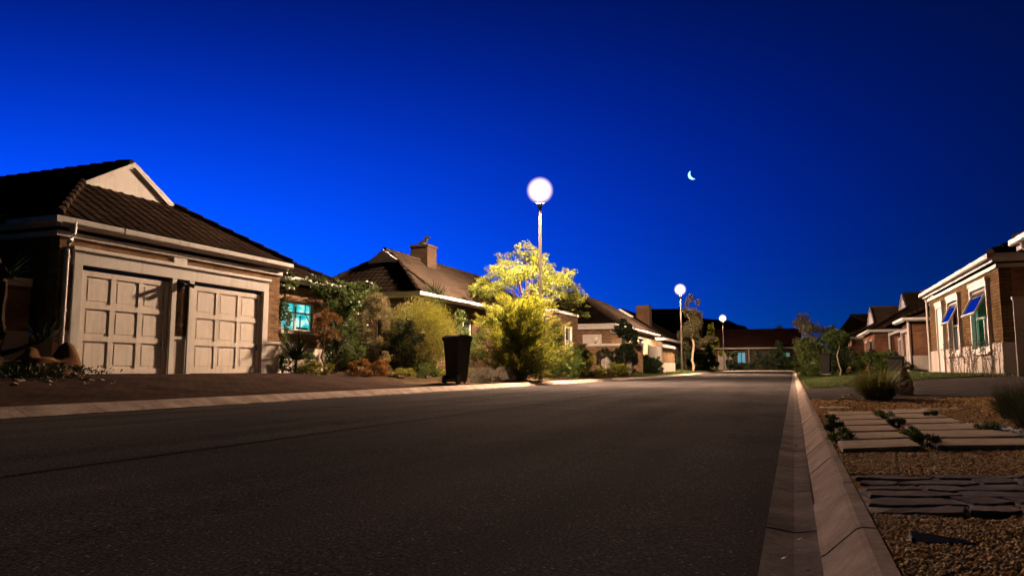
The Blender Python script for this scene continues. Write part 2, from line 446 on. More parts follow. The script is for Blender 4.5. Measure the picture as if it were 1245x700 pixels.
def panel_door(par, X, y0, y1, z0, z1, cols, rows, m, sgn=1, hand=None):
    """sectional garage door facing +X (sgn=1) or -X: flush stiles with raised, bevelled fields"""
    mb = MB(); mb.box(X-sgn*.05, X, y0, y1, z0, z1)
    d = mb.build('garage_door', m, par)
    st = .11; cw = (y1-y0-st*(cols+1))/cols; rh = (z1-z0-st*(rows+1))/rows
    pm = MB(); fr = MB()
    ys = [y0+st+i*(cw+st) for i in range(cols)]; zs = [z0+st+j*(rh+st) for j in range(rows)]
    # rails and stiles standing proud, leaving the fields sunk
    P = .020*sgn
    for j in range(rows+1):
        zz = z0+j*(rh+st); fr.box(X+.0005*sgn, X+P, y0, y1, zz+.004, zz+st-.004)
    for i in range(cols+1):
        for j in range(rows):
            yy = y0+i*(cw+st); zz = zs[j]; fr.box(X+.0005*sgn, X+P, yy, yy+st, zz-.004, zz+rh+.004)
    fr.build('door_frame', m, d, bevel=0)
    for y in ys:
        for z in zs: MB().box(X+.0005*sgn, X+.006*sgn, y+.05, y+cw-.05, z+.05, z+rh-.05).build('door_panel', m, d, bevel=.004)
    return d

# foliage -----------------------------------------------------------
def leaf_quads(P, D, N, L, Wd, bend=0.0):
    """P base points, D unit direction, N side reference, sizes L, Wd -> diamond leaves"""
    Sd = np.cross(D, N); Sd /= (np.linalg.norm(Sd, axis=1, keepdims=True)+1e-9)
    L = L[:, None]; Wd = Wd[:, None]
    a = P; b = P+D*L*.5+Sd*Wd*.5; c = P+D*L; d = P+D*L*.5-Sd*Wd*.5
    V = np.stack([a, b, c, d], 1).reshape(-1, 3)
    F = np.arange(len(V)).reshape(-1, 4)
    return V, F
def crown(name, m, par, blobs, n, L=.1, Wd=.04, out=.3, up=.0, seed=1, shell=2.0, base=None, clumps=0, csz=.25):
    rng = np.random.default_rng(seed)
    wts = np.array([b[3]*b[4]*b[5] for b in blobs])**.75; wts /= wts.sum()
    idx = rng.choice(len(blobs), n, p=wts); B = np.array([b[:6] for b in blobs], dtype=float)[idx]
    d = rng.normal(size=(n, 3)); d /= np.linalg.norm(d, axis=1, keepdims=True)
    if clumps:   # gather leaves into tufts so that the outline breaks up
        cl = rng.normal(size=(clumps*len(blobs), 3)); cl /= np.linalg.norm(cl, axis=1, keepdims=True)
        cr = rng.uniform(.45, 1.08, size=len(cl))
        k = idx*clumps+rng.integers(0, clumps, n)
        pos = cl[k]*cr[k][:, None]+d*rng.random((n, 1))**.5*csz
        P = B[:, :3]+pos*B[:, 3:6]
        dd = cl[k]+d*.8; dd /= np.linalg.norm(dd, axis=1, keepdims=True)
    else:
        r = rng.random((n, 1))**(1/shell/1.5); P = B[:, :3]+d*r*B[:, 3:6]*(1+.12*rng.normal(size=(n, 1))); dd = d
    D = dd*out+rng.normal(size=(n, 3))*(1-out)*.6; D[:, 2] += up; D /= np.linalg.norm(D, axis=1, keepdims=True)
    N = rng.normal(size=(n, 3))
    V, F = leaf_quads(P, D, N, L*rng.uniform(.6, 1.35, n), Wd*rng.uniform(.6, 1.3, n))
    return raw(name, V, F, m, par, base)
def blades(name, m, par, cs, n, L, Wd, spread=.6, droop=.5, r0=.05, seed=1, seg=4, base=None, stiff=False):
    """strap leaves: curved tapering strips rising from the clump centres cs"""
    rng = np.random.default_rng(seed); V = []; F = []
    for i in range(n):
        c = cs[rng.integers(0, len(cs))]; a = rng.uniform(0, 2*math.pi); tilt = rng.uniform(.02, spread)
        l = L*rng.uniform(.6, 1.1); w = Wd*rng.uniform(.7, 1.2)
        hd = np.array([math.cos(a), math.sin(a), 0]); sd = np.array([-math.sin(a), math.cos(a), 0])
        p = np.array([c[0], c[1], c[2]])+hd*rng.uniform(0, r0)+sd*rng.uniform(-r0, r0); ang = tilt
        b0 = len(V)
        for k in range(seg+1):
            f = k/seg; ww = w*(1-f**(2.2 if stiff else 1.5))*.5+.0006
            V += [p-sd*ww, p+sd*ww]
            ang += droop*rng.uniform(.5, 1.3)/seg*(1+f); p = p+(hd*math.sin(ang)+np.array([0, 0, 1])*math.cos(ang))*l/seg
        for k in range(seg): q = b0+2*k; F.append((q, q+1, q+3, q+2))
    return raw(name, np.array(V), F, m, par, base)
def limb(mb, a, b, r0, r1, wob=.1, seed=0, n=5):
    rn = random.Random(seed); a, b = Vector(a), Vector(b); pts = []; rs = []
    L = (b-a).length
    for k in range(n+1):
        f = k/n; p = a.lerp(b, f)
        if 0 < k < n: p += Vector((rn.uniform(-1, 1), rn.uniform(-1, 1), rn.uniform(-.5, .5)))*wob*L*.3
        pts.append(p); rs.append(r0+(r1-r0)*f)
    mb.tube(pts, rs, 7); return pts[-1]
def rockmesh(name, m, c, sz, seed, par=None, base=None, peaks=()):
    rn = np.random.default_rng(seed); bm = bmesh.new(); bmesh.ops.create_icosphere(bm, subdivisions=4, radius=1)
    dirs = rn.normal(size=(14, 3)); dirs /= np.linalg.norm(dirs, axis=1, keepdims=True); amp = rn.uniform(.6, .95, 14)
    V = []
    for v in bm.verts:
        p = np.array(v.co); k = 1.0
        for d, a in zip(dirs, amp):
            q = p@d
            if q > a*.9: k = min(k, a*.95/q)
        nz = mnoise.fractal(Vector(p*2.2+seed), .7, 2.1, 5); p = p*k*(1+.16*nz)+.03*np.sin(p*9+seed)
        V.append(p*np.array(sz))
    for pk in peaks:   # (dx,dy,height gain,radius)
        V = [p+np.array([0, 0, pk[2]*max(0, 1-((p[0]-pk[0])**2+(p[1]-pk[1])**2)/pk[3]**2)**1.2*(1 if p[2] > 0 else 0)]) for p in V]
    F = [tuple(x.index for x in f.verts) for f in bm.faces]; bm.free()
    V = np.array(V)+np.array(c)
    return raw(name, V, F, m, par, base, smooth=True)

# ------------------------------------------------------------------ terrain
def sm(x): x = max(0., min(1., x)); return x*x*(3-2*x)
def gz(Y): return .3*max(0., min(1., (Y-45)/60.))
def gl(X, Y): return .11+.34*sm((-8.6-X)/3.9)+gz(Y)
def gr(X, Y): return .095+.29*sm((X-.2)/4)*sm((Y-7)/13)+gz(Y)
YEND = 107.0
def ground_z(X, Y):
    if X <= -8.55: return gl(X, Y)
    if X >= .2: return gr(X, Y)
    if Y >= YEND+.4: return .11+gz(Y)
    return gz(Y)-.12
xs = [-2500, -800, -300, -120, -60, -30, -20, -16, -14, -12.5, -11.5, -10.5, -9.6, -9.0, -8.551, -8.549, -6, -4, -2, .199, .201, .6, 1.2, 2, 3, 4, 5, 8, 12, 20, 40, 80, 200, 700, 2500]
ys = [-60, -20, -5, 0, 2, 4, 6, 8, 10, 12, 14, 16, 18, 20, 24, 28, 33, 38, 45, 55, 65, 75, 85, 95, 105, YEND+.39, YEND+.41, 112, 120, 150, 250, 600, 1200, 4000]
mb = MB()
for x in xs:
    for y in ys: mb.v.append((x, y, ground_z(x, y)))
for i in range(len(xs)-1):
    for j in range(len(ys)-1):
        a = i*len(ys)+j; mb.f.append((a, a+len(ys), a+len(ys)+1, a+1))
mb.build('ground', M['ground'], kind='structure')
def sheet(name, m, X0, X1, Y0, Y1, zf, off, step=1.0, wob=0.0, seed=0):
    rn = random.Random(seed); nx = max(2, int((X1-X0)/step)+1); ny = max(2, int((Y1-Y0)/step)+1); mb = MB()
    for i in range(nx+1):
        for j in range(ny+1):
            x = X0+(X1-X0)*i/nx; y = Y0+(Y1-Y0)*j/ny
            z = zf(x, y)+off+(rn.uniform(-wob, wob))
            mb.v.append((x, y, z))
    for i in range(nx):
        for j in range(ny):
            a = i*(ny+1)+j; mb.f.append((a, a+ny+1, a+ny+2, a+1))
    return mb.build(name, m, kind='structure', smooth=True)
# road: slightly crowned
def rz(X, Y): return gz(Y)+.0+.035*(1-((X+4.15)/4.05)**2)
sheet('road', M['asphalt'], -8.2, -.11, -12, YEND, rz, 0.0, 1.35)
mb = MB()
for j in range(0, 60):
    y0, y1 = -12+j*2.0, -12+(j+1)*2.0
    if y1 > YEND: break
    o1, o2 = .02*math.sin(y0*.7), .02*math.sin(y1*.7)
    mb.poly([(-3.61+o1, y0, rz(-3.6, y0)+.004), (-3.585+o1, y0, rz(-3.6, y0)+.004), (-3.585+o2, y1, rz(-3.6, y1)+.004), (-3.61+o2, y1, rz(-3.6, y1)+.004)])
mb.build('road_joint', M['joint'], kind='structure')
# left kerb: low mountable blocks
mb = MB(); y = -10.0
while y < YEND:
    z = gz(y); L = 1.0
    mb.prism([(-8.2, y+.006, z-.10), (-8.2, y+.006, z+.012), (-8.27, y+.006, z+.045), (-8.45, y+.006, z+.118), (-8.56, y+.006, z+.122), (-8.56, y+.006, z-.10)], (0, L-.012, 0)); y += L
mb.build('kerb', M['concrete'], kind='structure', bevel=0)
# right kerb: dished channel blocks and sloping kerb blocks, joints do not line up
mb = MB(); y = -9.83
while y < YEND:
    z = gz(y); L = .9; j = random.uniform(.006, .013)
    mb.prism([(-.11, y+j, z-.1), (-.11, y+j, z+.008), (-.02, y+j, z-.004), (.052, y+j, z+.006), (.052, y+j, z-.1)], (0, L-2*j, 0)); y += L
mb.build('gutter_channel', M['kerb_side'], kind='structure')
mb = MB(); y = -9.35
while y < YEND:
    z = gz(y); L = .9; j = random.uniform(.006, .012); dx = random.uniform(-.003, .003)
    mb.prism([(.055+dx, y+j, z-.1), (.055+dx, y+j, z+.018), (.066+dx, y+j, z+.024), (.15+dx, y+j, z+.102), (.165+dx, y+j, z+.108), (.20, y+j, z+.108), (.20, y+j, z-.1)], (0, L-2*j, 0)); y += L
mb.build('kerb', M['concrete'], kind='structure')
mb = MB(); mb.prism([(-8.2, YEND, gz(YEND)-.1), (-8.2, YEND, gz(YEND)+.02), (-8.2, YEND+.3, gz(YEND)+.12), (-8.2, YEND+.42, gz(YEND)+.12), (-8.2, YEND+.42, gz(YEND)-.1)], (8.4, 0, 0))
mb.build('kerb', M['concrete'], kind='structure')
sheet('driveway', M['paver'], -12.5, -8.56, -4, 17.4, gl, .008, .4, .0015, 3)
sheet('garden_bed', M['soil'], -13.9, -8.57, 17.42, 45, gl, .01, .4, .03, 4)
sheet('lawn', M['turf'], -11.2, -8.57, 45.2, 105, gl, .02, .6, .02, 5)
sheet('lawn', M['turf'], .30, 4.6, 19.3, 60, gr, .02, .35, .012, 6)
sheet('lawn', M['turf'], 4.6, 14, 5, 19.4, gr, .015, .6, .012, 7)
sheet('lawn', M['turf'], -8.2, 8, YEND+.5, 111.5, lambda x, y: .11+gz(y), .02, .6, .02, 8)
sheet('driveway', M['paver_grey'], .22, 4.6, 12.2, 19.1, gr, .012, .4, .001, 9)
mb = MB(); N_ = 20
for q in range(N_+1):
    x = .207+1.5*q/N_; mb.v += [(x, 2.575+(x-.22)*.40, gr(x, 2.6)+.0065), (x, 2.575+6*.152+.02+(x-.22)*.40, gr(x, 3.3)+.0065)]
for q in range(N_): mb.f.append((2*q, 2*q+2, 2*q+3, 2*q+1))
mb.build('path', M['soil_pale'], kind='structure')
sheet('gravel_bed', M['gravelbed'], .205, 4.6, 1.0, 12.1, gr, .004, .2, .004, 10)

# short grass blades on the near lawn strip
def scatter_blades(name, m, x0, x1, y0, y1, zf, n, L, Wd, seed, dens=None):
    rng = np.random.default_rng(seed); x = rng.uniform(x0, x1, n); y = rng.uniform(y0, y1, n)
    z = np.array([zf(a, b) for a, b in zip(x, y)])
    P = np.stack([x, y, z], 1); D = rng.normal(size=(n, 3))*.35; D[:, 2] = 1; D /= np.linalg.norm(D, axis=1, keepdims=True)
    V, F = leaf_quads(P, D, rng.normal(size=(n, 3)), L*rng.uniform(.5, 1.3, n), np.full(n, Wd))
    o = raw(name, V, F, m); return tag(o, kind='stuff')
M['lf_lawn'] = m_leaf('lawn_blade', (.045, .065, .015), (.09, .11, .025), (.03, .045, .01), .3)
tag(scatter_blades('lawn_grass', M['lf_lawn'], .32, 4.6, 19.2, 34, lambda a, b: gr(a, b)+.02, 26000, .07, .014, 5), 'short green lawn in front of the houses on the right', 'grass')
tag(scatter_blades('verge_grass', M['lf_lawn'], -10.8, -8.6, 45.5, 100, lambda a, b: gl(a, b)+.02, 16000, .12, .035, 6), 'short verge grass beyond the shrubs on the left', 'grass')

# distant hill behind the houses
def hill(name, prof, Y, m, depth=260):
    mb = MB(); n = len(prof); rows = 6
    for r in range(rows):
        f = r/(rows-1)
        for k, (x, z) in enumerate(prof):
            mb.v.append((x+6*math.sin(k*2.1+r), Y-depth*.5*(1-f) if True else 0, z*math.sin(f*math.pi/2)**.8-2))
    for k, (x, z) in enumerate(prof): mb.v.append((x, Y+depth, -2))
    for r in range(rows):
        for k in range(n-1): a = r*n+k; mb.f.append((a, a+1, a+n+1, a+n))
    return mb.build(name, m, kind='structure', smooth=True)
M['hill'] = m_plain('dark_hillside', (.03, .028, .022), .95, .4, .02, .5, bscale=.2)
hill('hill', [(-260, 0), (-205, 16), (-178, 28), (-142, 41), (-122, 46.5), (-108, 49.5), (-98, 51.5), (-85, 51), (-72, 46.5), (-60, 43), (-50, 40.5), (-38, 36), (-25, 32.5), (-12, 30), (5, 24), (30, 17), (70, 9), (130, 0)], 600, M['hill'])

# ------------------------------------------------------------------ the moon
def crescent():
    R = 5.4; R2 = 6.8; off = 2.6; pts = []
    a1 = 92*math.pi/180
    for k in range(25):
        a = math.pi-a1+2*a1*k/24; pts.append((R*math.cos(a), R*math.sin(a)))
    xe, ye = pts[-1]; c2 = xe+math.sqrt(max(0, R2**2-ye**2))*1.0
    b = math.atan2(abs(ye), c2-xe)
    for k in range(1, 24):
        a = math.pi+b-2*b*k/24; pts.append((c2+R2*math.cos(a), R2*math.sin(a)))
    return pts
mm = MB(); rot = rad(28); d_ = Vector((-0.11, 0.96, 0.25)).normalized()
dirm = Vector((-.1133, .9610, .2522)).normalized(); Cm = Vector((0, 0, .55))+dirm*900
sx = dirm.cross(Vector((0, 0, 1))).normalized(); sy = sx.cross(dirm)
cp = []
for (x, y) in crescent():
    xr, yr = x*math.cos(rot)-y*math.sin(rot), x*math.sin(rot)+y*math.cos(rot); cp.append(Cm+sx*xr+sy*yr)
mm.prism(cp, dirm*1.5)
o = mm.build('moon', m_emit('moon_glow', (.40, .95, 1.0), 2.2), base=Cm)
tag(o, 'thin bright crescent moon high in the dark blue sky', 'moon')

# ------------------------------------------------------------------ street lamps
def lamp(x, y, h, label, gm='globe'):
    z0 = (gl(x, y) if x < 0 else gr(x, y))
    t = thing('street_lamp', (x, y, z0), label, 'street lamp', 'lit street lamps along the left verge')
    top = h
    mb = MB(); mb.lathe((x, y, z0-.3), [(.085, 0), (.085, 1.5), (.082, 1.52), (.062, 1.58), (.058, top-z0+.22), (.0, top-z0+.22)], 14)
    mb.build('pole', M['polepaint'], t, smooth=True)
    mb = MB(); mb.lathe((x, y, z0), [(.0, .0), (.15, .0), (.15, .03), (.10, .06), (.086, .06)], 14); mb.build('base_collar', M['metal'], t)
    mb = MB(); mb.box(x+.078, x+.092, y-.05, y+.05, z0+.6, z0+1.0); mb.build('service_hatch', M['metal'], t, bevel=.004)
    mb = MB(); mb.lathe((x, y, top), [(.0, -.10), (.075, -.10), (.09, -.02), (.16, .02), (.16, .05), (.0, .05)], 16); mb.build('lamp_holder', M['metal'], t)
    b_ = MB(); b_.lathe((x, y, top+.50), [(.33*math.sin(a), -.15*math.cos(a)) for a in np.linspace(.02, math.pi-.02, 14)], 24)
    b_.build('bulb', M[gm], t, smooth=True)
    g = MB(); R = .54  # shell added round the bulb to carry a halo
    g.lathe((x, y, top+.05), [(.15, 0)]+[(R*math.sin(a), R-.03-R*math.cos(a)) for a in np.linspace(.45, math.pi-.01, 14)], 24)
    g.build('halo_globe', M['halo_shell'], t, smooth=True)
    return t
M['polepaint'] = m_plain('weathered_pole_paint', (.12, .095, .08), .85, .2, 4, .1)
M['globe'] = m_emit('lamp_bulb', LAMP_C, LAMP_L); M['globe_far'] = m_emit('far_lamp_bulb', LAMP_C, LAMP_L*.35)
gm_ = bpy.data.materials.new('halo_glow'); gm_.use_nodes = True; M['halo_shell'] = gm_; gt_ = gm_.node_tree; gt_.nodes.clear()  # see-through shell with a painted glow, fading to the rim like a halo
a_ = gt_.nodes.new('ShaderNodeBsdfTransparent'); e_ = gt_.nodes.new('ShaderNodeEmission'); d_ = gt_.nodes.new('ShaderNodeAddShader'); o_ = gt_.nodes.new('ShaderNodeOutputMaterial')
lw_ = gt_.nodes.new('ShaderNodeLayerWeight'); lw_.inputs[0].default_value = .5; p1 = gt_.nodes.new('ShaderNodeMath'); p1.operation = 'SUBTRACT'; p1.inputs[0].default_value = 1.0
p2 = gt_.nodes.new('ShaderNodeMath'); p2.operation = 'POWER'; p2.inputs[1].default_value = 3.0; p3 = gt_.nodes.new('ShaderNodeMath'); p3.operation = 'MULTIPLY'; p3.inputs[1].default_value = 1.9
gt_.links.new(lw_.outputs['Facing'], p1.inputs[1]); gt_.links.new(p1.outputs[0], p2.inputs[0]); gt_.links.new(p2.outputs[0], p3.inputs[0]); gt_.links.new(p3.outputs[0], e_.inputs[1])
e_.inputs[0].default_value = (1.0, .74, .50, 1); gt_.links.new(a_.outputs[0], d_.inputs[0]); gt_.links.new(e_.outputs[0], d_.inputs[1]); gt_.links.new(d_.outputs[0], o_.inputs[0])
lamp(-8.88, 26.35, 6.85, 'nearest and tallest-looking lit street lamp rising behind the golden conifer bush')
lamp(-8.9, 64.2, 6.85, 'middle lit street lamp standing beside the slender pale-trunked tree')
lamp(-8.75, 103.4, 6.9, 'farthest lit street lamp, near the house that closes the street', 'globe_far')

# ------------------------------------------------------------------ HOUSE A : the double garage house on the left
zf = .455
A = thing('garage_house', (-12.5, 12.6, zf), 'brown brick house with two cream panelled garage doors and a dark tiled roof', 'house')
XA = -12.5
D1 = (9.95, 12.05); D2 = (12.72, 14.98); ZD = 2.50
mb = MB(); walls(mb, 'x', XA, -.24, 9.5, 15.72, 1.22, 3.08, [(D1[0]-.02, D1[1]+.02, 0, ZD+.05), (D2[0]-.02, D2[1]+.02, 0, ZD+.05)])
walls(mb, 'y', 15.72, -.24, -19, XA-.24, 1.22, 3.08)
mb.build('wall', M['brick'], A)
mb = MB(); walls(mb, 'y', 9.5, .24, -19, XA-.24, 1.22, 3.08); mb.build('side_wall', M['brick_red'], A)
mb = MB()
walls(mb, 'x', XA+.03, -.30, 9.47, 15.75, zf-.3, 1.20, [(D1[0]-.02, D1[1]+.02, 0, 3), (D2[0]-.02, D2[1]+.02, 0, 3)])
walls(mb, 'y', 9.47, .3, -19, XA-.27, zf-.3, 1.20); walls(mb, 'y', 15.75, -.3, -19, XA-.27, zf-.3, 1.20)
mb.build('plinth', M['plaster'], A)
mb = MB(); pass
for a, b in ((9.44, D1[0]-.205), (D1[1]+.155, D2[0]-.165), (D2[1]+.225, 15.78)): MB().box(XA+.06, XA-.25, a, b, 1.201, 1.26).build('plinth_cap', M['trim'], A)
# door surrounds: one band over both doors, jambs, deep reveals
mb = MB()
mb.box(XA+.003, XA+.09, D1[0]-.20, D2[1]+.22, ZD, ZD+.26); mb.box(XA+.003, XA+.13, D1[0]-.25, D2[1]+.27, ZD+.262, ZD+.33)
for a, b in ((D1[0]-.20, D1[0]-.021), (D2[1]+.021, D2[1]+.22), (D1[1]+.021, D1[1]+.15), (D2[0]-.16, D2[0]-.021)):
    mb.box(XA+.062, XA+.095, a, b, zf-.05, ZD-.001)
mb.build('door_surround', M['trim'], A, bevel=.006)
mb = MB()
for (a, b) in (D1, D2):
    mb.box(XA+.06, XA-.62, a-.02, a, zf-.05, ZD); mb.box(XA+.06, XA-.62, b, b+.02, zf-.05, ZD); mb.box(XA+.06, XA-.62, a, b, ZD-.0, ZD+.02)
mb.build('door_reveal', M['plaster'], A)
mb = MB(); mb.box(XA+.002, XA+.035, 12.15, 12.52, ZD+.34, 2.98); mb.build('lintel_block', M['trim'], A, bevel=.005)
for (a, b) in (D1, D2):
    d = panel_door(A, XA+.010, a+.01, b-.01, zf+.01, 2.42, 3, 3, M['doorpaint'])
    h = MB(); h.box(XA+.035, XA+.06, b-.14, b-.11, 1.02, 1.16); h.build('handle', M['black'], d)
# fascia, gutter, downpipe
xe, ye0, ye1, ze = -12.33, 9.30, 15.98, 3.30
mb = MB(); mb.box(xe-.09, xe-.06, ye0+.10, ye1-.05, 3.16, 3.30); mb.box(-18, xe-.10, ye0+.06, ye0+.10, 3.16, 3.30); mb.box(XA+.001, XA+.05, 9.45, 15.77, 2.99, 3.085); mb.box(-19, XA+.05, 9.40, 9.449, 2.99, 3.085)
mb.build('fascia', M['trim'], A)
mb = MB(); mb.box(-18, xe-.10, ye0+.1, 9.5, 3.155, 3.16); mb.box(XA+.0, xe-.1, 9.5, ye1-.05, 3.155, 3.16); mb.build('soffit', M['brick'], A)
mb = MB(); gutter(mb, [(-13.6, ye0, 3.27), (xe, ye0, 3.27), (xe, ye1, 3.27)], .055); mb.build('gutter', M['pvc'], A)
mb = MB(); mb.tube([(-12.33, 9.62, 3.25), (-12.33, 9.62, 3.02), (-12.36, 9.62, 2.93), (-12.41, 9.60, 2.86), (-12.43, 9.60, 2.75), (-12.43, 9.60, .50)], .045, 10)
for z in (2.6, 1.6, .8): mb.tube([(-12.43, 9.60, z), (-12.43, 9.60, z+.05)], .055, 10)
mb.tube([(-12.33, 9.62, 3.30), (-12.33, 9.62, 3.05)], .06, 10)
mb.build('downpipe', M['pvc'], A, smooth=True)
hip_roof(A, -22, xe, ye0, ye1, 3.33, .614, 'x', 0.001, 2.12, M['tile'], M['trim'], detail=8)
# rear main roof of the same house, dark against the sky
mb = MB(); walls(mb, 'y', 5.0, .25, -27, -18.0, zf-.3, 3.2); walls(mb, 'x', -18.0, -.25, 5.0, 9.4, zf-.3, 3.2); mb.build('rear_wall', M['brick_red'], A)
hip_roof(A, -28, -17.7, 4.6, 17.5, 3.3, .40, 'y', None, None, M['tile'], M['trim'], detail=3, name='rear_roof')
# recessed wing with the lit window
XW = -14.1; yw0, yw1 = 15.73, 20.4; WY0, WY1, WZ0, WZ1 = 17.86, 19.40, 1.72, 2.60
mb = MB(); walls(mb, 'x', XW, -.24, yw0, yw1, 1.22, 3.05, [(WY0, WY1, WZ0, WZ1)]); walls(mb, 'y', yw1, -.24, -20, XW-.24, 1.22, 3.05); mb.build('wing_wall', M['brick'], A)
mb = MB(); walls(mb, 'x', XW+.03, -.30, yw0+.03, yw1+.03, zf-.3, 1.20); mb.build('wing_plinth', M['plaster'], A)
mb = MB(); mb.box(XW+.28, XW+.32, 16.1, yw1+.3, 3.10, 3.24); mb.build('wing_fascia', M['trim'], A)
mb = MB(); gutter(mb, [(XW+.39, 16.1, 3.22), (XW+.39, yw1+.35, 3.22)], .06); mb.build('wing_gutter', M['pvc'], A)
hip_roof(A, -18.4, XW+.36, 14.5, yw1+.3, 3.27, .50, 'y', None, None, M['tile_warm'], M['trim'], detail=5, name='wing_roof')
M['cyan'] = m_emit('cyan_lit_pane', (.05, .78, .72), 1.0)
t = NT(M['cyan']); v = t.coord()
t.l(t.ramp(t.noise(2.2, t.mapping(v, (1, 1.4, 2.2)), 2), [(.28, (.0, .25, .34)), (.45, (.03, .72, .74)), (.60, (.55, 1.0, .85))]), t.p.inputs['Emission Color'])
wf = MB()
for a, b, c, d in ((WY0, WY1, WZ0, WZ0+.06), (WY0, WY1, WZ1-.06, WZ1), (WY0, WY0+.06, WZ0+.06, WZ1-.06), (WY1-.06, WY1, WZ0+.06, WZ1-.06), (18.56, 18.64, WZ0+.06, WZ1-.06), (WY0+.06, 18.56, 2.24, 2.29), (18.64, WY1-.06, 2.24, 2.29)):
    wf.box(XW-.12, XW-.06, a, b, c, d)
f = wf.build('window', M['trim'], A)
MB().box(XW-.15, XW-.125, WY0, WY1, WZ0, WZ1).build('pane', M['cyan'], f)
bl = MB()
for k in range(9): z = WZ0+.1+k*.09; bl.prism([(XW-.122, WY0+.08, z), (XW-.105, WY0+.08, z+.035), (XW-.10, WY0+.08, z+.033), (XW-.118, WY0+.08, z-.002)], (0, .46, 0))
bl.build('blind', M['trim'], f)
cs_ = MB(); cs_.tube([(XW-.115, 18.9, 1.78), (XW-.115, 18.9, 2.2)], .02, 6); cs_.box(XW-.124, XW-.11, 18.7, 19.3, 1.78, 1.84); cs_.build('sill_ornament', M['dark'], f)
MB().box(XW-.05, XW+.09, WY0-.08, WY1+.08, WZ0-.10, WZ0-.003).build('sill', M['trim'], A, bevel=.006)

# garden wall beside the garage, coming towards the camera
gw = thing('garden_wall', (-13, 6, zf), 'low brown brick garden wall with white coping at the left edge beside the garage', 'wall')
MB().box(-13.24, -13, 1.5, 9.38, 1.24, 2.04).build('wall', M['brick'], gw)
MB().box(-13.28, -12.96, 1.5, 9.38, 2.042, 2.20).build('coping', M['trim'], gw, bevel=.01)
MB().box(-13.27, -12.97, 1.5, 9.38, zf-.3, 1.238).build('plinth', M['plaster'], gw)

# black twin floodlight on the pier between the garage doors
fl = thing('floodlight', (XA+.1, 12.37, 2.36), 'black twin floodlight, unlit, fixed on the pier between the two garage doors', 'floodlight')
mb = MB(); mb.box(XA+.064, XA+.10, 12.30, 12.42, 2.30, 2.44); mb.tube([(XA+.10, 12.36, 2.38), (XA+.17, 12.36, 2.39)], .02, 8); mb.tube([(XA+.16, 12.24, 2.39), (XA+.16, 12.48, 2.39)], .016, 8); mb.build('bracket', M['black'], fl)
for dy in (-.17, .17):
    mb = MB(); c = Vector((XA+.15, 12.36+dy*.7, 2.40)); d = Vector((.75, dy*2, -.25)).normalized()
    mb.tube([c-d*.08, c-d*.06, c+d*.06, c+d*.12], [.025, .034, .04, .05], 12); mb.build('lamp_head', M['black'], fl)

# ------------------------------------------------------------------ HOUSE B
B = thing('gabled_house', (-14.5, 29, .55), 'brick house with long dark hipped roof, small white gable and square chimney', 'house')
XB = -12.45; yb0, yb1 = 22.95, 36.5
mb = MB(); walls(mb, 'x', XB, -.25, yb0, yb1, .3, 3.12, [(26.5, 28.0, 1.5, 2.6), (31.5, 32.8, 1.5, 2.6)]); walls(mb, 'y', yb0, .25, -16.7, XB-.25, .3, 3.12, [(-15.2, -13.9, 1.4, 2.6)]); walls(mb, 'x', -16.7, .25, yb0, yb1, .3, 3.12); walls(mb, 'y', yb1, -.25, -16.7, XB-.25, .3, 3.12)
mb.build('wall', M['brick_dark'], B)
for (a, b) in ((26.5, 28.0), (31.5, 32.8)):
    w = MB(); w.box(XB-.1, XB-.05, a, b, 1.5, 1.56); w.box(XB-.1, XB-.05, a, b, 2.54, 2.6); w.box(XB-.1, XB-.05, a, a+.06, 1.56, 2.54); w.box(XB-.1, XB-.05, b-.06, b, 1.56, 2.54); w.box(XB-.1, XB-.05, (a+b)/2-.03, (a+b)/2+.03, 1.56, 2.54)
    f = w.build('window', M['trim'], B); MB().box(XB-.14, XB-.105, a, b, 1.5, 2.6).build('pane', M['glass'], f)
w = MB(); w.box(-15.2, -13.9, yb0+.05, yb0+.1, 1.4, 1.46); w.box(-15.2, -13.9, yb0+.05, yb0+.1, 2.54, 2.6); w.box(-15.2, -15.14, yb0+.05, yb0+.1, 1.46, 2.54); w.box(-13.96, -13.9, yb0+.05, yb0+.1, 1.46, 2.54); w.box(-14.58, -14.52, yb0+.05, yb0+.1, 1.46, 2.54)
f = w.build('window', M['trim'], B); MB().box(-15.2, -13.9, yb0+.105, yb0+.14, 1.4, 2.6).build('pane', M['glass'], f)
mb = MB(); mb.box(-17.15, -12.08, yb0-.40, yb0-.36, 3.05, 3.20); mb.box(-12.09, -12.05, yb0-.36, yb1+.3, 3.05, 3.20); mb.build('fascia', M['trim'], B)
mb = MB(); gutter(mb, [(-17.2, yb0-.45, 3.19), (-12.0, yb0-.45, 3.19), (-12.0, yb1+.35, 3.19)], .06); mb.build('gutter', M['pvc'], B)
rB = hip_roof(B, -17.15, -12.03, yb0-.42, yb1+.4, 3.22, .74, 'y', 1.95, None, M['tile_warm'], M['trim'], detail=4, tile=.22, course=.26, amp=.008, lip=.009)
mb = MB(); mb.box(-15.0, -14.2, 27.3, 28.15, 4.4, 5.78); mb.box(-15.04, -14.16, 27.26, 28.19, 5.70, 5.80); ch = mb.build('chimney', M['brick_darkest'], rB)
# rotating cowl, shaped like a perched bird
mb = MB(); cx_, cy_ = -14.6, 27.72
mb.lathe((cx_, cy_, 5.80), [(.16, 0), (.16, .10), (.10, .12), (0, .12)], 14)
cw = lambda a, b, z: (cx_+a*.55, cy_+b, z)
mb.prism([(cx_-.30, cy_-.05, 5.94), (cx_-.05, cy_-.05, 5.90), (cx_+.12, cy_-.05, 5.96), (cx_+.20, cy_-.05, 6.10), (cx_+.33, cy_-.05, 6.14), (cx_+.20, cy_-.05, 6.22), (cx_+.08, cy_-.05, 6.20), (cx_+.0, cy_-.05, 6.06)], (0, .12, 0))
mb.build('cowl', M['black'], ch)

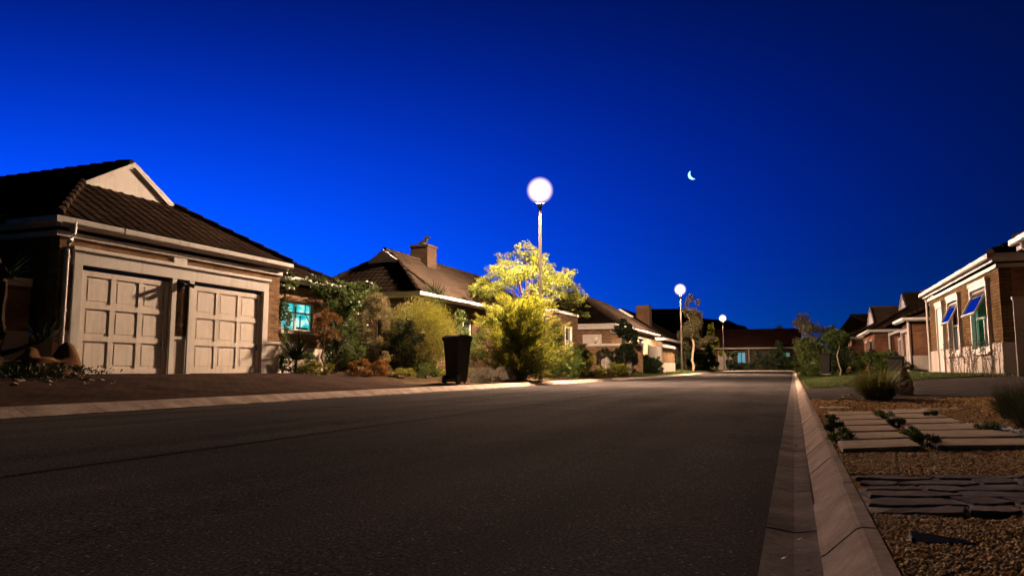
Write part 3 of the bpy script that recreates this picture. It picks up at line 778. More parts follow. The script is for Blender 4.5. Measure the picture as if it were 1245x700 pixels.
# narrow brick parapet block with tall white windows (between house B and C)
P = thing('brick_outbuilding', (-12.0, 40, .55), 'flat-topped brick block with white coping and tall narrow windows past the golden bush', 'building')
mb = MB(); walls(mb, 'x', -12.0, -.25, 37.4, 42.6, .3, 3.66, [(38.2, 38.8, 1.3, 3.0), (39.9, 41.3, 1.1, 3.0)]); walls(mb, 'y', 37.4, .25, -16, -12.25, .3, 3.66); walls(mb, 'y', 42.6, -.25, -16, -12.25, .3, 3.66); walls(mb, 'x', -16, .25, 37.65, 42.35, .3, 3.66); mb.build('wall', M['brick'], P)
mb = MB(); mb.box(-12.3, -11.94, 37.34, 42.66, 3.662, 3.80); mb.box(-16, -12.3, 37.34, 37.6, 3.662, 3.80); mb.box(-16, -12.3, 42.4, 42.66, 3.662, 3.80); mb.build('coping', M['trim'], P)
MB().box(-15.75, -12.25, 37.65, 42.35, 3.3, 3.4).build('roof', M['dark'], P)
for (a, b, z0) in ((38.2, 38.8, 1.3), (39.9, 41.3, 1.1)):
    w = MB(); w.box(-12.08, -11.97, a, a+.12, z0, 3.0); w.box(-12.08, -11.97, b-.12, b, z0, 3.0); w.box(-12.08, -11.97, a+.12, b-.12, 2.9, 3.0); w.box(-12.08, -11.97, a+.12, b-.12, z0, z0+.08); w.box(-12.07, -11.98, a+.12, b-.12, 2.15, 2.22)
    if b-a > 1: w.box(-12.07, -11.98, (a+b)/2-.06, (a+b)/2+.06, z0+.08, 2.15)
    f = w.build('window', M['trim'], P); MB().box(-12.14, -12.09, a, b, z0, 3.0).build('pane', M['glass'], f)

# ------------------------------------------------------------------ HOUSE C with its walled yard
C_ = thing('tiled_roof_house', (-13, 58, .6), 'brick house with steep ribbed tile roof and cream eaves behind a low yard wall', 'house')
mb = MB(); walls(mb, 'x', -12.3, -.25, 52.3, 71, .3, 3.7, [(56, 58, 2.2, 3.3), (63, 65, 2.2, 3.3)]); walls(mb, 'y', 52.3, .25, -20, -12.55, .3, 3.7, [(-14.4, -12.95, .5, 3.1)]); walls(mb, 'y', 71, -.25, -20, -12.55, .3, 3.7); mb.build('wall', M['brick'], C_)
mb = MB(); mb.box(-20, -11.96, 51.9, 51.96, 3.45, 3.80); mb.box(-12.0, -11.95, 51.96, 71.3, 3.62, 3.80); mb.box(-12.297, -12.24, 52.3, 71, 3.2, 3.4); mb.build('fascia', M['trim'], C_)
mb = MB(); gutter(mb, [(-20, 51.85, 3.79), (-11.88, 51.85, 3.79), (-11.88, 71.3, 3.79)], .07); mb.build('gutter', M['pvc'], C_)
panel_door(C_, -12.9, 52.2, 52.21, .5, 3.1, 1, 1, M['doorpaint']) if False else None
d = MB().box(-14.4, -12.95, 52.38, 52.44, .5, 3.1).build('garage_door', M['doorpaint'], C_)
for (a, b) in ((56, 58), (63, 65)):
    w = MB(); w.box(-12.4, -12.35, a, b, 2.2, 2.28); w.box(-12.4, -12.35, a, b, 3.22, 3.3); w.box(-12.4, -12.35, a, a+.08, 2.28, 3.22); w.box(-12.4, -12.35, b-.08, b, 2.28, 3.22)
    f = w.build('window', M['trim'], C_); MB().box(-12.45, -12.405, a, b, 2.2, 3.3).build('pane', M['glass'], f)
hip_roof(C_, -20.4, -11.93, 51.85, 71.5, 3.82, .66, 'y', None, None, M['tile_warm'], M['trim'], detail=4, tile=.42)
yw = thing('yard_wall', (-11.4, 49, .4), 'brick yard wall with pale coping in front of the steep ribbed tile roof', 'wall')
MB().box(-15.5, -9.35, 49, 49.24, .3, 2.14).build('wall', M['brick'], yw); MB().box(-15.5, -9.28, 48.94, 49.30, 2.142, 2.30).build('coping', M['trim'], yw)
wl = thing('wall_globe_lamp', (-12.6, 49.1, 2.3), 'small white globe sitting on the coping of the brick yard wall', 'lamp')
mb = MB(); mb.lathe((-12.6, 49.1, 2.30), [(.07, 0), (.07, .05), (.05, .06)], 12); mb.build('base', M['black'], wl)
mb = MB(); mb.lathe((-12.6, 49.1, 2.36), [(.01, 0)]+[(.17*math.sin(a), .17-.17*math.cos(a)) for a in np.linspace(.3, 3.13, 10)], 16); mb.build('globe', M['trim'], wl, smooth=True)
gt = thing('garden_gate', (-9.7, 56, .4), 'cream boarded gate between the yard wall and a brick pier', 'gate')
mb = MB()
for k in range(12): y = 53.2+k*.45; mb.box(-9.74, -9.70, y+.01, y+.44, .45, 2.28)
mb.build('board', M['doorpaint'], gt)
mb = MB(); mb.box(-9.80, -9.745, 53.2, 58.6, .8, .92); mb.box(-9.80, -9.745, 53.2, 58.6, 1.9, 2.02); mb.build('rail', M['doorpaint'], gt)
for y in (58.6, 53.1): MB().box(-9.78, -9.66, y, y+.1, .4, 2.32).build('post', M['trim'], gt)
pr_ = thing('brick_pier_wall', (-9.7, 62, .4), 'short brick wall with white coping and white base beside the middle street lamp', 'wall')
MB().box(-10.0, -9.7, 58.8, 65.5, 1.1, 2.33).build('wall', M['brick'], pr_); MB().box(-10.06, -9.64, 58.74, 65.56, 2.332, 2.55).build('coping', M['trim'], pr_); MB().box(-10.03, -9.67, 58.77, 65.53, .3, 1.098).build('plinth', M['plaster'], pr_)
# house D further on: roofs, small gable and brick stack
Dh = thing('far_left_house', (-14, 80, .7), 'far brick house with small pale gable and wide brick stack behind the middle lamp', 'house')
mb = MB(); walls(mb, 'x', -12.2, -.25, 74, 92, .3, 3.6); walls(mb, 'y', 74, .25, -22, -12.45, .3, 3.6); mb.build('wall', M['brick'], Dh)
mb = MB(); mb.box(-22.4, -11.8, 73.6, 73.66, 3.45, 3.7); mb.box(-11.84, -11.79, 73.66, 92.4, 3.45, 3.7); mb.build('fascia', M['trim'], Dh)
rD = hip_roof(Dh, -22.4, -11.8, 73.6, 92.4, 3.7, .62, 'y', 3.9, None, M['tile_warm'], M['trim'], detail=2, tile=.42)
MB().box(-15.4, -14.0, 77.5, 79, 5.0, 7.3).build('chimney', M['brick_dark'], rD)
# end house across the street's end
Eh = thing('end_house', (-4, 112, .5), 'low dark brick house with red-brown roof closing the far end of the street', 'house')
mb = MB(); walls(mb, 'y', 112, .25, -12.5, 2.5, .3, 3.55, [(-7.55, -6.5, 1.45, 3.05), (-4.6, -3.9, 1.5, 3.0), (-1.6, -.45, 2.3, 3.0)]); mb.build('wall', M['brick_darkest'], Eh)
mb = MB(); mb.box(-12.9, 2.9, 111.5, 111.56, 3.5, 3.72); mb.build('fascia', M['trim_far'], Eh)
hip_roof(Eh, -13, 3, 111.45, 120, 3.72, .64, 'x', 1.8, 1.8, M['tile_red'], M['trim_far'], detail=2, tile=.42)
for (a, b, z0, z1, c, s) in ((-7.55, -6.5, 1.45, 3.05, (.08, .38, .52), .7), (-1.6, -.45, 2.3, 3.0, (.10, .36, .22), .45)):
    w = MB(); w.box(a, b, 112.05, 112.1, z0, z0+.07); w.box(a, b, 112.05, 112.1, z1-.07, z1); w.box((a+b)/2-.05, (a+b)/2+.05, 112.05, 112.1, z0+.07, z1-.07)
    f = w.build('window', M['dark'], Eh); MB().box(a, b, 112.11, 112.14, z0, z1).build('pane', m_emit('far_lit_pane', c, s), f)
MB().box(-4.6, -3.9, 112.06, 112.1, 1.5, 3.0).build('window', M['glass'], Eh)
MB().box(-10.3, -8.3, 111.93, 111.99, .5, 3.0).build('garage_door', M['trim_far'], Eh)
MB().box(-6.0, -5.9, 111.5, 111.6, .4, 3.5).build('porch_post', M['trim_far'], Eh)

# ------------------------------------------------------------------ RIGHT SIDE
# R1: the house with two open windows
R1 = thing('open_window_house', (4.6, 25, .38), 'brown brick house with white plinth and two open blue-reflecting windows on the right', 'house')
XR = 4.6; r0, r1 = 20.15, 29.7
W1 = (21.15, 22.85, 1.08, 2.62); W2 = (24.55, 26.0, 1.08, 2.58); DR = (27.05, 27.95, .40, 2.55)
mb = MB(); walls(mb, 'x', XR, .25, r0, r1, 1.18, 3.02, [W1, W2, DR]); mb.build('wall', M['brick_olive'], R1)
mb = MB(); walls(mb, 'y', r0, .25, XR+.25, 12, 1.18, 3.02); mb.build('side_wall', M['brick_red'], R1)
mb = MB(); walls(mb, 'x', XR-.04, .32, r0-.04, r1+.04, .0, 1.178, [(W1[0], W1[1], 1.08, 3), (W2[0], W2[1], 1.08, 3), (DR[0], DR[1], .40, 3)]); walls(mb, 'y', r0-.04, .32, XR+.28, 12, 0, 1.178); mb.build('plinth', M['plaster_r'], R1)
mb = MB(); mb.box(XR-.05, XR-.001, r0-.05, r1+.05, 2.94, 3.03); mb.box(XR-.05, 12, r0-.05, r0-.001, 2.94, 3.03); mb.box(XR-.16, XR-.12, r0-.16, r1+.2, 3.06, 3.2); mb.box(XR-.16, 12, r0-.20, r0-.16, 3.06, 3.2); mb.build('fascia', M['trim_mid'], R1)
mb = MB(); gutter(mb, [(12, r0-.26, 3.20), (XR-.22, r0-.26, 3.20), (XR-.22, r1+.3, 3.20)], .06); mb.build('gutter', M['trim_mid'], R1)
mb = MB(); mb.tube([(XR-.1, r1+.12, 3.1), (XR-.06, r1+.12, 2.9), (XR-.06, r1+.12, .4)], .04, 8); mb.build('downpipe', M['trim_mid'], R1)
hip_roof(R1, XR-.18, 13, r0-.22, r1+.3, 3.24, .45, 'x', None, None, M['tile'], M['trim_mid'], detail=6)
M['teal'] = m_emit('teal_lit_curtain', (.05, .30, .33), .6)
M['teal_bright'] = m_emit('bright_teal_gap', (.10, .9, .55), 1.0)
M['warmb'] = m_emit('small_warm_bulb', (1, .82, .6), 8)
def r_window(w, sash, lit):
    y0, y1, z0, z1 = w
    mb = MB(); s = .10
    mb.box(XR-.09, XR-.001, y0-s, y0-.001, z0-s, z1+s); mb.box(XR-.09, XR-.001, y1+.001, y1+s, z0-s, z1+s); mb.box(XR-.09, XR-.001, y0, y1, z1+.001, z1+s); mb.box(XR-.11, XR-.001, y0-s-.04, y1+s+.04, z1+s+.001, z1+s+.10); mb.box(XR-.14, XR-.001, y0-s-.02, y1+s+.02, z0-s-.05, z0-s-.001); mb.box(XR-.09, XR-.001, y0, y1, z0-s, z0-.001)
    wi = mb.build('window', M['trim_mid'], R1)
    f = MB(); g = .05; zm = z0+(z1-z0)*.52; ym = (y0+y1)/2
    f.box(XR+.02, XR+.07, y0, y0+g, z0, z1); f.box(XR+.02, XR+.07, y1-g, y1, z0, z1); f.box(XR+.02, XR+.07, y0+g, y1-g, z0, z0+g); f.box(XR+.02, XR+.07, y0+g, y1-g, z1-g, z1); f.box(XR+.021, XR+.069, y0+g, y1-g, zm-.03, zm+.03); f.box(XR+.022, XR+.068, ym-.03, ym+.03, z0+g, zm-.03)
    f.build('frame', M['trim_mid'], wi)
    MB().box(XR+.04, XR+.046, y0+g, y1-g, z0+g, zm-.03).build('pane', M['glass'], wi) if not lit else None
    # curtains with folds
    c = MB(); n = 40; a0, a1 = (y0, ym+.1) if lit else (y0+.25, y1)
    V = []; 
    for k in range(n+1):
        y = a0+(a1-a0)*k/n; x = XR+.16+.03*math.sin(k*.9)+.012*math.sin(k*2.3)
        c.v += [(x, y, z0), (x, y, z1)]
    for k in range(n): q = 2*k; c.f.append((q, q+2, q+3, q+1))
    c.build('curtain', M['teal'] if lit else M['trim_mid'], wi, smooth=True)
    MB().box(XR+.5, XR+.52, y0-.3, y1+.3, z0-.3, z1+.3).build('room_backing', M['teal_bright'] if lit else M['dark'], wi)
    # top-hung sash, swung out
    L = z1-zm-.03; a = rad(sash); hx, hz = XR-.005, z1-g
    fr = MB(); gl_ = MB()
    dx, dz = -math.sin(a), -math.cos(a); nx, nz = math.cos(a), -math.sin(a)
    def q(y, l, o): return (hx+dx*l+nx*o*.5, y, hz+dz*l+nz*o*.5)
    def bar(ya, yb, la, lb):
        fr.prism([q(ya, la, -.05), q(ya, lb, -.05), q(ya, lb, .05), q(ya, la, .05)], (0, yb-ya, 0))
    a_, b_ = (y0+g, y1-g)
    bar(a_, a_+.05, 0, L); bar(b_-.05, b_, 0, L); bar(a_+.05, b_-.05, 0, .05); bar(a_+.05, b_-.05, L-.05, L)
    sf = fr.build('sash', M['trim_mid'], wi)
    gl_.prism([q(a_+.05, .05, -.008), q(a_+.05, L-.05, -.008), q(a_+.05, L-.05, .008), q(a_+.05, .05, .008)], (0, b_-a_-.1, 0)); gl_.build('pane', M['glass_blue'], wi)
    if not lit:
        mb = MB(); mb.lathe((XR+.3, y0+.55, zm-.12), [(.005, 0)]+[(.05*math.sin(t_), .07-.07*math.cos(t_)) for t_ in np.linspace(.3, 3.1, 8)], 10); mb.build('bulb', M['warmb'], wi)
r_window(W1, 27, True); r_window(W2, 26, False)
mb = MB(); mb.box(XR-.05, XR-.02, DR[0], DR[1], DR[2], DR[3]); dd = mb.build('door', M['trim_mid'], R1)
mb = MB(); s = .1
mb.box(XR-.09, XR-.001, DR[0]-s, DR[0]-.001, .4, DR[3]+s); mb.box(XR-.09, XR-.001, DR[1]+.001, DR[1]+s, .4, DR[3]+s); mb.box(XR-.09, XR-.001, DR[0], DR[1], DR[3]+.001, DR[3]+s); mb.box(XR-.11, XR-.001, DR[0]-s-.04, DR[1]+s+.04, DR[3]+s+.001, DR[3]+.2); mb.build('door_frame', M['trim_mid'], dd)

# R0: nearest house at the right edge, only its far corner in view
R0 = thing('near_right_house', (4.7, 14, .38), 'corner of the nearest right-hand brick house with white gutter and downpipe at the picture edge', 'house')
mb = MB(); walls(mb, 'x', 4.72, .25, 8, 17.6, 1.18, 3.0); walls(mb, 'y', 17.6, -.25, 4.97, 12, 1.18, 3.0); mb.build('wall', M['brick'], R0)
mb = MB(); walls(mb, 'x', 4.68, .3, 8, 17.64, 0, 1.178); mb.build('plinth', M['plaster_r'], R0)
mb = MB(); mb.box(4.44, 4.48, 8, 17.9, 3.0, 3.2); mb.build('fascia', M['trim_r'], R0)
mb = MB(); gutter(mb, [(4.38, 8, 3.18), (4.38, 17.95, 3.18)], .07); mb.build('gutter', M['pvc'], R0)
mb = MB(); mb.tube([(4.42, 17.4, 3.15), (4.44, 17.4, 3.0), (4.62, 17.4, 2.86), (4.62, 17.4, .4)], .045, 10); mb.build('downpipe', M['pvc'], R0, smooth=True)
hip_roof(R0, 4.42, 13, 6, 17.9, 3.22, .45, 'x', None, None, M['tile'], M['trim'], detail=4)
sc = thing('screen_wall', (4.9, 18.9, .38), 'tall white boarded screen between the two nearest right-hand houses', 'screen')
mb = MB()
for k in range(12): mb.box(4.62+k*.2, 4.81+k*.2, 19.2, 19.24, .2, 2.10)
mb.build('board', M['plaster_r'], sc); MB().box(4.60, 7.1, 19.17, 19.27, 2.102, 2.16).build('top_rail', M['trim_r'], sc)

# R2: garage further on
R2 = thing('garage_block', (5.2, 42, .38), 'brick garage block with cream doors and pale plinth on the right, before the gabled house', 'garage')
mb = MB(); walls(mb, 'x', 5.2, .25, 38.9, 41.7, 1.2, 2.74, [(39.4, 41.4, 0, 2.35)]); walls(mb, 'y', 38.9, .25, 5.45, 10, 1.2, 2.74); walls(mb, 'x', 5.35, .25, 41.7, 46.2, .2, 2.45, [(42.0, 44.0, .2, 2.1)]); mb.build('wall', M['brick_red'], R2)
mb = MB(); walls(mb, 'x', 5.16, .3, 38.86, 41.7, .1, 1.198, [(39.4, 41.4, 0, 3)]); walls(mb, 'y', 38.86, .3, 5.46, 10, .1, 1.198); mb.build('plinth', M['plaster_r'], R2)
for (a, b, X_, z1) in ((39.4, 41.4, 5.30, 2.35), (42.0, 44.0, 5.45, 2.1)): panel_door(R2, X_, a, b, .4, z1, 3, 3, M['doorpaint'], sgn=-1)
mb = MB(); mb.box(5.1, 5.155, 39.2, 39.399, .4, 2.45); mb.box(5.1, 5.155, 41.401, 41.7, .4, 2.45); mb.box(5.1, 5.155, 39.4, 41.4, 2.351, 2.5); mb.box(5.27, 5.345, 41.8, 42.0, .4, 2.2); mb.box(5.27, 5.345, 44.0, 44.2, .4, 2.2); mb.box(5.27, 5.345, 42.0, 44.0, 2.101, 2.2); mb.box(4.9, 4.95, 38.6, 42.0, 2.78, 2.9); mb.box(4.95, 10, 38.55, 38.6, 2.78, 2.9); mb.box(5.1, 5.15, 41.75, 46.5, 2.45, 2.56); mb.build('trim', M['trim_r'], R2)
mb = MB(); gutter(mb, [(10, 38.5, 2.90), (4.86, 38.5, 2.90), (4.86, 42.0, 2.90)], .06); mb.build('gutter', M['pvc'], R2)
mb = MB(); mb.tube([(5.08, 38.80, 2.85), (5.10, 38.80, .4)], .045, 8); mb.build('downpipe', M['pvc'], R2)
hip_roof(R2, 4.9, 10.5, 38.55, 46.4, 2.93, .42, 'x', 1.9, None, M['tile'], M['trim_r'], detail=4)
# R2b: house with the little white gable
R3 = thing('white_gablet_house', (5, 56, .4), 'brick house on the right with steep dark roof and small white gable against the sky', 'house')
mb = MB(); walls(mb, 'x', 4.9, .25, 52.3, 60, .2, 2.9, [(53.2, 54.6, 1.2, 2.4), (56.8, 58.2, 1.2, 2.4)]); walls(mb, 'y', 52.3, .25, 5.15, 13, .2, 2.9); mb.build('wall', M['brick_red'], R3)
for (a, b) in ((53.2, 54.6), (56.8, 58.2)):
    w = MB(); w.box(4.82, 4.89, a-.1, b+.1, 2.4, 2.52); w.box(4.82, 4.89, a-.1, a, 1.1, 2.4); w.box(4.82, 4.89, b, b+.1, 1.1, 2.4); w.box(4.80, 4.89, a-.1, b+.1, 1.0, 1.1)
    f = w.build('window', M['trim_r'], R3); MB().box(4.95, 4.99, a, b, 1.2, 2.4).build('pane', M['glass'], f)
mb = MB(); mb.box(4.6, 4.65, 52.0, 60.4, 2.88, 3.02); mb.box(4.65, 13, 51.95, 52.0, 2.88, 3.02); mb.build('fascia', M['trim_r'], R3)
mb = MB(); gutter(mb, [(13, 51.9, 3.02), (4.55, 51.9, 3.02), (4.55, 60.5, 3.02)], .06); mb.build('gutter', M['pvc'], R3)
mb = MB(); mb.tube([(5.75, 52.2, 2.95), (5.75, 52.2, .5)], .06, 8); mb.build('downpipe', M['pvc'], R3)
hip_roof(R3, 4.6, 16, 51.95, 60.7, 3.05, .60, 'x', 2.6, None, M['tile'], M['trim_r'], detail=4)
MB().box(4.8, 5.5, 49.5, 52.2, .2, 1.15).build('low_wall', M['plaster_r'], R3)
R4 = thing('far_right_house', (5, 70, .45), 'farthest brick house on the right, mostly hidden by the verge trees', 'house')
mb = MB(); walls(mb, 'x', 4.6, .25, 66, 76, .2, 3.0); walls(mb, 'y', 66, .25, 4.85, 12, .2, 3.0); mb.build('wall', M['brick_red'], R4)
mb = MB(); mb.box(4.3, 12, 65.6, 65.66, 3.0, 3.2); mb.box(4.3, 4.35, 65.66, 76.3, 3.0, 3.2); mb.tube([(4.45, 65.8, 3.1), (4.5, 65.9, .5)], .08, 8); mb.build('fascia', M['trim_r'], R4)
hip_roof(R4, 4.3, 14, 65.6, 76.4, 3.22, .5, 'x', 2.2, None, M['tile'], M['trim_r'], detail=2, tile=.42)
R5 = thing('distant_right_house', (5, 90, .5), 'small pinkish hipped roof glimpsed between the far verge trees on the right', 'house')
mb = MB(); walls(mb, 'x', 4.2, .25, 84, 95, .2, 3.2); walls(mb, 'y', 84, .25, 4.45, 11, .2, 3.2); mb.build('wall', M['brick_red'], R5)
hip_roof(R5, 3.8, 12, 83.6, 95.4, 3.3, .55, 'x', None, None, M['tile_warm'], M['trim_r'], detail=2, tile=.42)

# ------------------------------------------------------------------ PLANTS, LEFT
def plant(name, x, y, label, cat, group=None, zoff=0.0):
    z = (gl(x, y) if x < -1 else gr(x, y))+zoff
    t = thing(name, (x, y, z), label, cat, group); return t, z
# boulder group at the garage corner
rk = rockmesh('garden_rock', M['rock'], (-11.95, 8.98, .50), (.46, .66, .36), 3, base=(-11.95, 8.98, .42), peaks=((.05, .33, .34, .26), (-.05, -.25, .16, .22)))
tag(rk, 'large jagged brown boulder with a raised horn at the garage corner', 'rock')
rng = np.random.default_rng(4)
for i in range(26):
    x = -11.2+rng.uniform(-.35, .5); y = 7.6+i*.075+rng.uniform(-.1, .1); s_ = rng.uniform(.022, .05)
    o = rockmesh('edging_stone', M['rock_pale'] if i % 3 else M['rock'], (x, y, gl(x, y)+.01), (s_, s_*1.2, s_*.7), 20+i, base=(x, y, gl(x, y)))
    tag(o, 'small rounded stone edging the dark bed at the left garage corner', 'stone', 'edging stones at the garage corner')
t_, z = plant('ground_cover', -11.7, 8.3, 'low dark creeping plant around the brown boulder', 'plant')
crown('foliage', M['lf_dark'], t_, [(-11.6, 8.6, .50, .5, 1.2, .12), (-11.9, 7.2, .5, .5, 1.0, .2)], 2600, .07, .025, .4, .3, seed=31)
# dark dead-looking cactus / aloe trunk at the left edge
t_, z = plant('tree_aloe', -11.9, 8.05, 'dark gnarled tree aloe at the left edge with leaning trunk and spiky heads', 'tree')
mb = MB(); limb(mb, (-11.9, 8.15, z-.1), (-11.85, 8.05, z+.55), .09, .06, .1, 1); limb(mb, (-11.85, 8.05, z+.5), (-12.0, 8.2, z+1.55), .07, .05, .12, 2); limb(mb, (-11.87, 8.1, z+.35), (-11.7, 8.75, z+.62), .05, .025, .2, 3); limb(mb, (-11.87, 8.1, z+.25), (-11.75, 8.6, z+.22), .045, .02, .2, 4); limb(mb, (-12., 8.2, z+1.5), (-12.1, 7.8, z+2.5), .05, .04, .1, 5)
mb.build('trunk', M['bark'], t_, smooth=True)
blades('foliage', M['aloe'], t_, [(-12.1, 7.8, z+2.5), (-12.05, 7.75, z+2.2), (-11.95, 8.2, z+1.6), (-11.7, 8.7, z+.6), (-11.9, 7.7, z+.4), (-12.0, 7.5, z+1.2), (-12.1, 7.6, z+1.8)], 260, .55, .05, 1.5, .4, .08, 9)
crown('leaf_mass', M['lf_dark'], t_, [(-12.2, 7.35, z+1.0, .5, .5, 1.0), (-12.3, 7.2, z+2.0, .5, .45, .8)], 5000, .12, .04, .5, .1, seed=91)
# climbing rose over the wing
t_, z = plant('climbing_rose', -13.3, 18.9, 'climbing rose with white blooms scrambling over the house wing beside the lit cyan window', 'rose')
bl = [(-13.5, 20.2, 2.6, .7, .9, .6), (-13.5, 19.2, 3.15, .5, 1.1, .32), (-13.5, 20.4, 1.6, .7, .75, .8), (-13.6, 17.1, 3.05, .35, .8, .28), (-13.6, 16.2, 2.5, .25, .5, .6), (-13.4, 21.2, 2.9, .6, .6, .6), (-13.7, 17.45, 1.9, .18, .28, .7)]
crown('foliage', M['lf_green'], t_, bl, 13000, .085, .05, .3, .1, seed=41, clumps=16, csz=.3)
mb = MB()
for k in range(7): limb(mb, (-13.4+.1*k*.3, 19.7+.15*k, z), (-13.5, 18.2+.6*k, 2.6+.1*(k % 3)), .025, .01, .25, 50+k)
mb.build('stem', M['bark'], t_, smooth=True)
fl_ = MB(); rng = np.random.default_rng(8)
for i in range(34):
    b = bl[rng.integers(0, 6)]; d = rng.normal(size=3); d /= np.linalg.norm(d); d[0] = abs(d[0]); c = np.array(b[:3])+d*np.array(b[3:6])*1.05; r_ = rng.uniform(.035, .075)
    fl_.lathe(tuple(c), [(.0, -r_*.6), (r_*.8, -r_*.4), (r_, 0), (r_*.75, r_*.5), (0, r_*.6)], 8)
fl_.build('bloom', M['petal'], t_, kind='stuff')
# bed under the window and on towards the lamp
def bush(name, x, y, blobs, n, m, label, cat, L=.06, Wd=.025, out=.5, up=.2, seed=1, clumps=14, csz=.3, trunk=None, group=None, col='bark'):
    t, z = plant(name, x, y, label, cat, group)
    bl = [(x+b[0], y+b[1], z+b[2], b[3], b[4], b[5]) for b in blobs]
    crown('foliage', M[m], t, bl, n, L, Wd, out, up, seed=seed, clumps=clumps, csz=csz)
    mb = MB()
    for k, tr in enumerate(trunk or [((0, 0, 0), (0, 0, blobs[0][2]), .03, .012)]):
        a, b, r0, r1 = tr; limb(mb, (x+a[0], y+a[1], z+a[2]-.05), (x+b[0], y+b[1], z+b[2]), r0, r1, .18, seed+k)
    mb.build('trunk' if trunk else 'stem', M[col], t, smooth=True); return t
def strap(name, x, y, L, Wd, n, label, cat, m='lf_blade', spread=1.2, droop=.5, r0=.06, seed=1, hz=0., seg=4, stem=None, stiff=True, group=None):
    t, z = plant(name, x, y, label, cat, group)
    cs = [(x, y, z+hz)]
    blades('foliage', M[m], t, cs, n, L, Wd, spread, droop, r0, seed, seg=seg, stiff=stiff)
    if stem:
        mb = MB(); limb(mb, (x, y, z-.05), (x, y, z+hz+.05), stem, stem*.8, .1, seed); mb.build('trunk', M['bark'], t, smooth=True)
    return t
strap('cordyline', -12.5, 16.5, .85, .05, 90, 'dark spiky cordyline directly below the lit cyan window', 'plant', 'lf_dark', 1.3, .3, .05, 3, .35, stem=.04)
strap('agave', -12.2, 17.95, 1.0, .055, 110, 'spiky strap-leaved plant with drooping pale leaves under the climbing rose', 'plant', 'lf_blade', 1.5, .6, .06, 4, .75, stem=.05)
bush('ornamental_tree', -12.0, 17.0, [(0, 0, 1.35, .36, .42, .34), (.05, .3, 1.1, .25, .25, .2)], 2400, 'lf_org', 'little rust-leaved tree with thin curved trunk beside the lit window', 'tree', .055, .025, seed=12, trunk=[((0, .1, 0), (0, 0, 1.2), .03, .018)], col='bark_pale')
for i, (x, y, sx_, sz_, n, m, lab) in enumerate([
    (-12.3, 16.2, .5, .28, 1800, 'lf_green', 'low green mound beneath the lit cyan window'),
    (-11.6, 16.35, .42, .20, 1400, 'lf_olive', 'low olive cushion plant at the drive edge nearest the garage'),
    (-11.3, 17.6, .38, .24, 1600, 'lf_org', 'rust-orange low bush left of the grey tree stem at the drive edge'),
    (-11.2, 18.4, .45, .27, 1800, 'lf_org', 'brighter rust-orange bush in the middle of the drive-edge planting'),
    (-11.3, 19.25, .36, .40, 1600, 'lf_gsh', 'upright orange and buff bush below the pale feathery shrub'),
    (-10.7, 19.2, .35, .16, 1200, 'lf_olive', 'small lime-coloured cushion in front of the buff bush'),
    (-10.5, 20.2, .45, .22, 1500, 'lf_green', 'low dark green cushion between the lime cushion and the bin'),
    (-9.9, 20.6, .5, .26, 1700, 'lf_olive', 'spreading olive mound just behind the wheelie bin'),
    (-12.3, 18.5, .6, .5, 2600, 'lf_green', 'dense green shrub under the climbing rose'),
    (-11.9, 19.9, .45, .5, 2000, 'lf_dark', 'dark bush filling the gap left of the clipped round bush')]):
    bush('low_shrub', x, y, [(0, 0, sz_*.9, sx_, sx_, sz_)], n, m, lab, 'shrub', .06, .028, .55, .35, seed=60+i)
bush('feathery_shrub', -12.0, 19.7, [(0, 0, 1.5, .55, .6, .75), (0, .1, 2.15, .38, .4, .42), (.1, -.3, .8, .4, .45, .4), (0, .55, 1.9, .3, .35, .35)], 9000, 'lf_gsh', 'tall pale buff feathery shrub rising in front of the gabled house', 'shrub', .075, .018, .6, .5, seed=71, trunk=[((0, 0, 0), (0, 0, 1.5), .04, .02), ((0, .1, 0), (.1, -.3, .8), .03, .015)], csz=.28, col='bark_pale')
bush('round_bush', -11.5, 21.6, [(0, .15, 1.30, 1.12, 1.22, 1.12)], 40000, 'lf_olive', 'big rounded olive-green bush with clipped dome in front of the gabled house', 'bush', .055, .022, .6, .3, seed=72, clumps=0, csz=.13, trunk=[((0, 0, 0), (0, 0, 1.2), .06, .03)])
bush('dark_bush', -11.4, 20.5, [(0, 0, .85, .62, .62, .75)], 7000, 'lf_dark', 'dark round bush tucked against the left side of the clipped dome', 'bush', .05, .025, .5, .2, seed=73, clumps=60, csz=.2)
strap('yucca', -12.3, 24.2, 1.0, .05, 170, 'tall dark yucca with a spiky head above the clipped round bush', 'yucca', 'lf_dark', 1.7, .25, .06, 6, 2.45, stem=.07)
bush('shrub_mass', -11.4, 24.0, [(0, 0, 1.2, .8, .9, 1.0), (.2, 1.2, .9, .8, .9, .85), (.7, -.4, .6, .6, .6, .5)], 9500, 'lf_green', 'loose green shrub behind the wheelie bin and left of the golden conifer', 'shrub', .075, .035, .4, .2, seed=74)
# lavender border
bush('lavender', -9.15, 22.3, [(0, -1.2, .2, .40, .7, .24), (0, -.2, .22, .42, .8, .27), (0, .8, .2, .38, .7, .24)], 15000, 'lf_lav', 'long low greyish lavender border along the kerb right of the bin', 'lavender', .075, .012, .5, .9, seed=75, clumps=40, csz=.25)
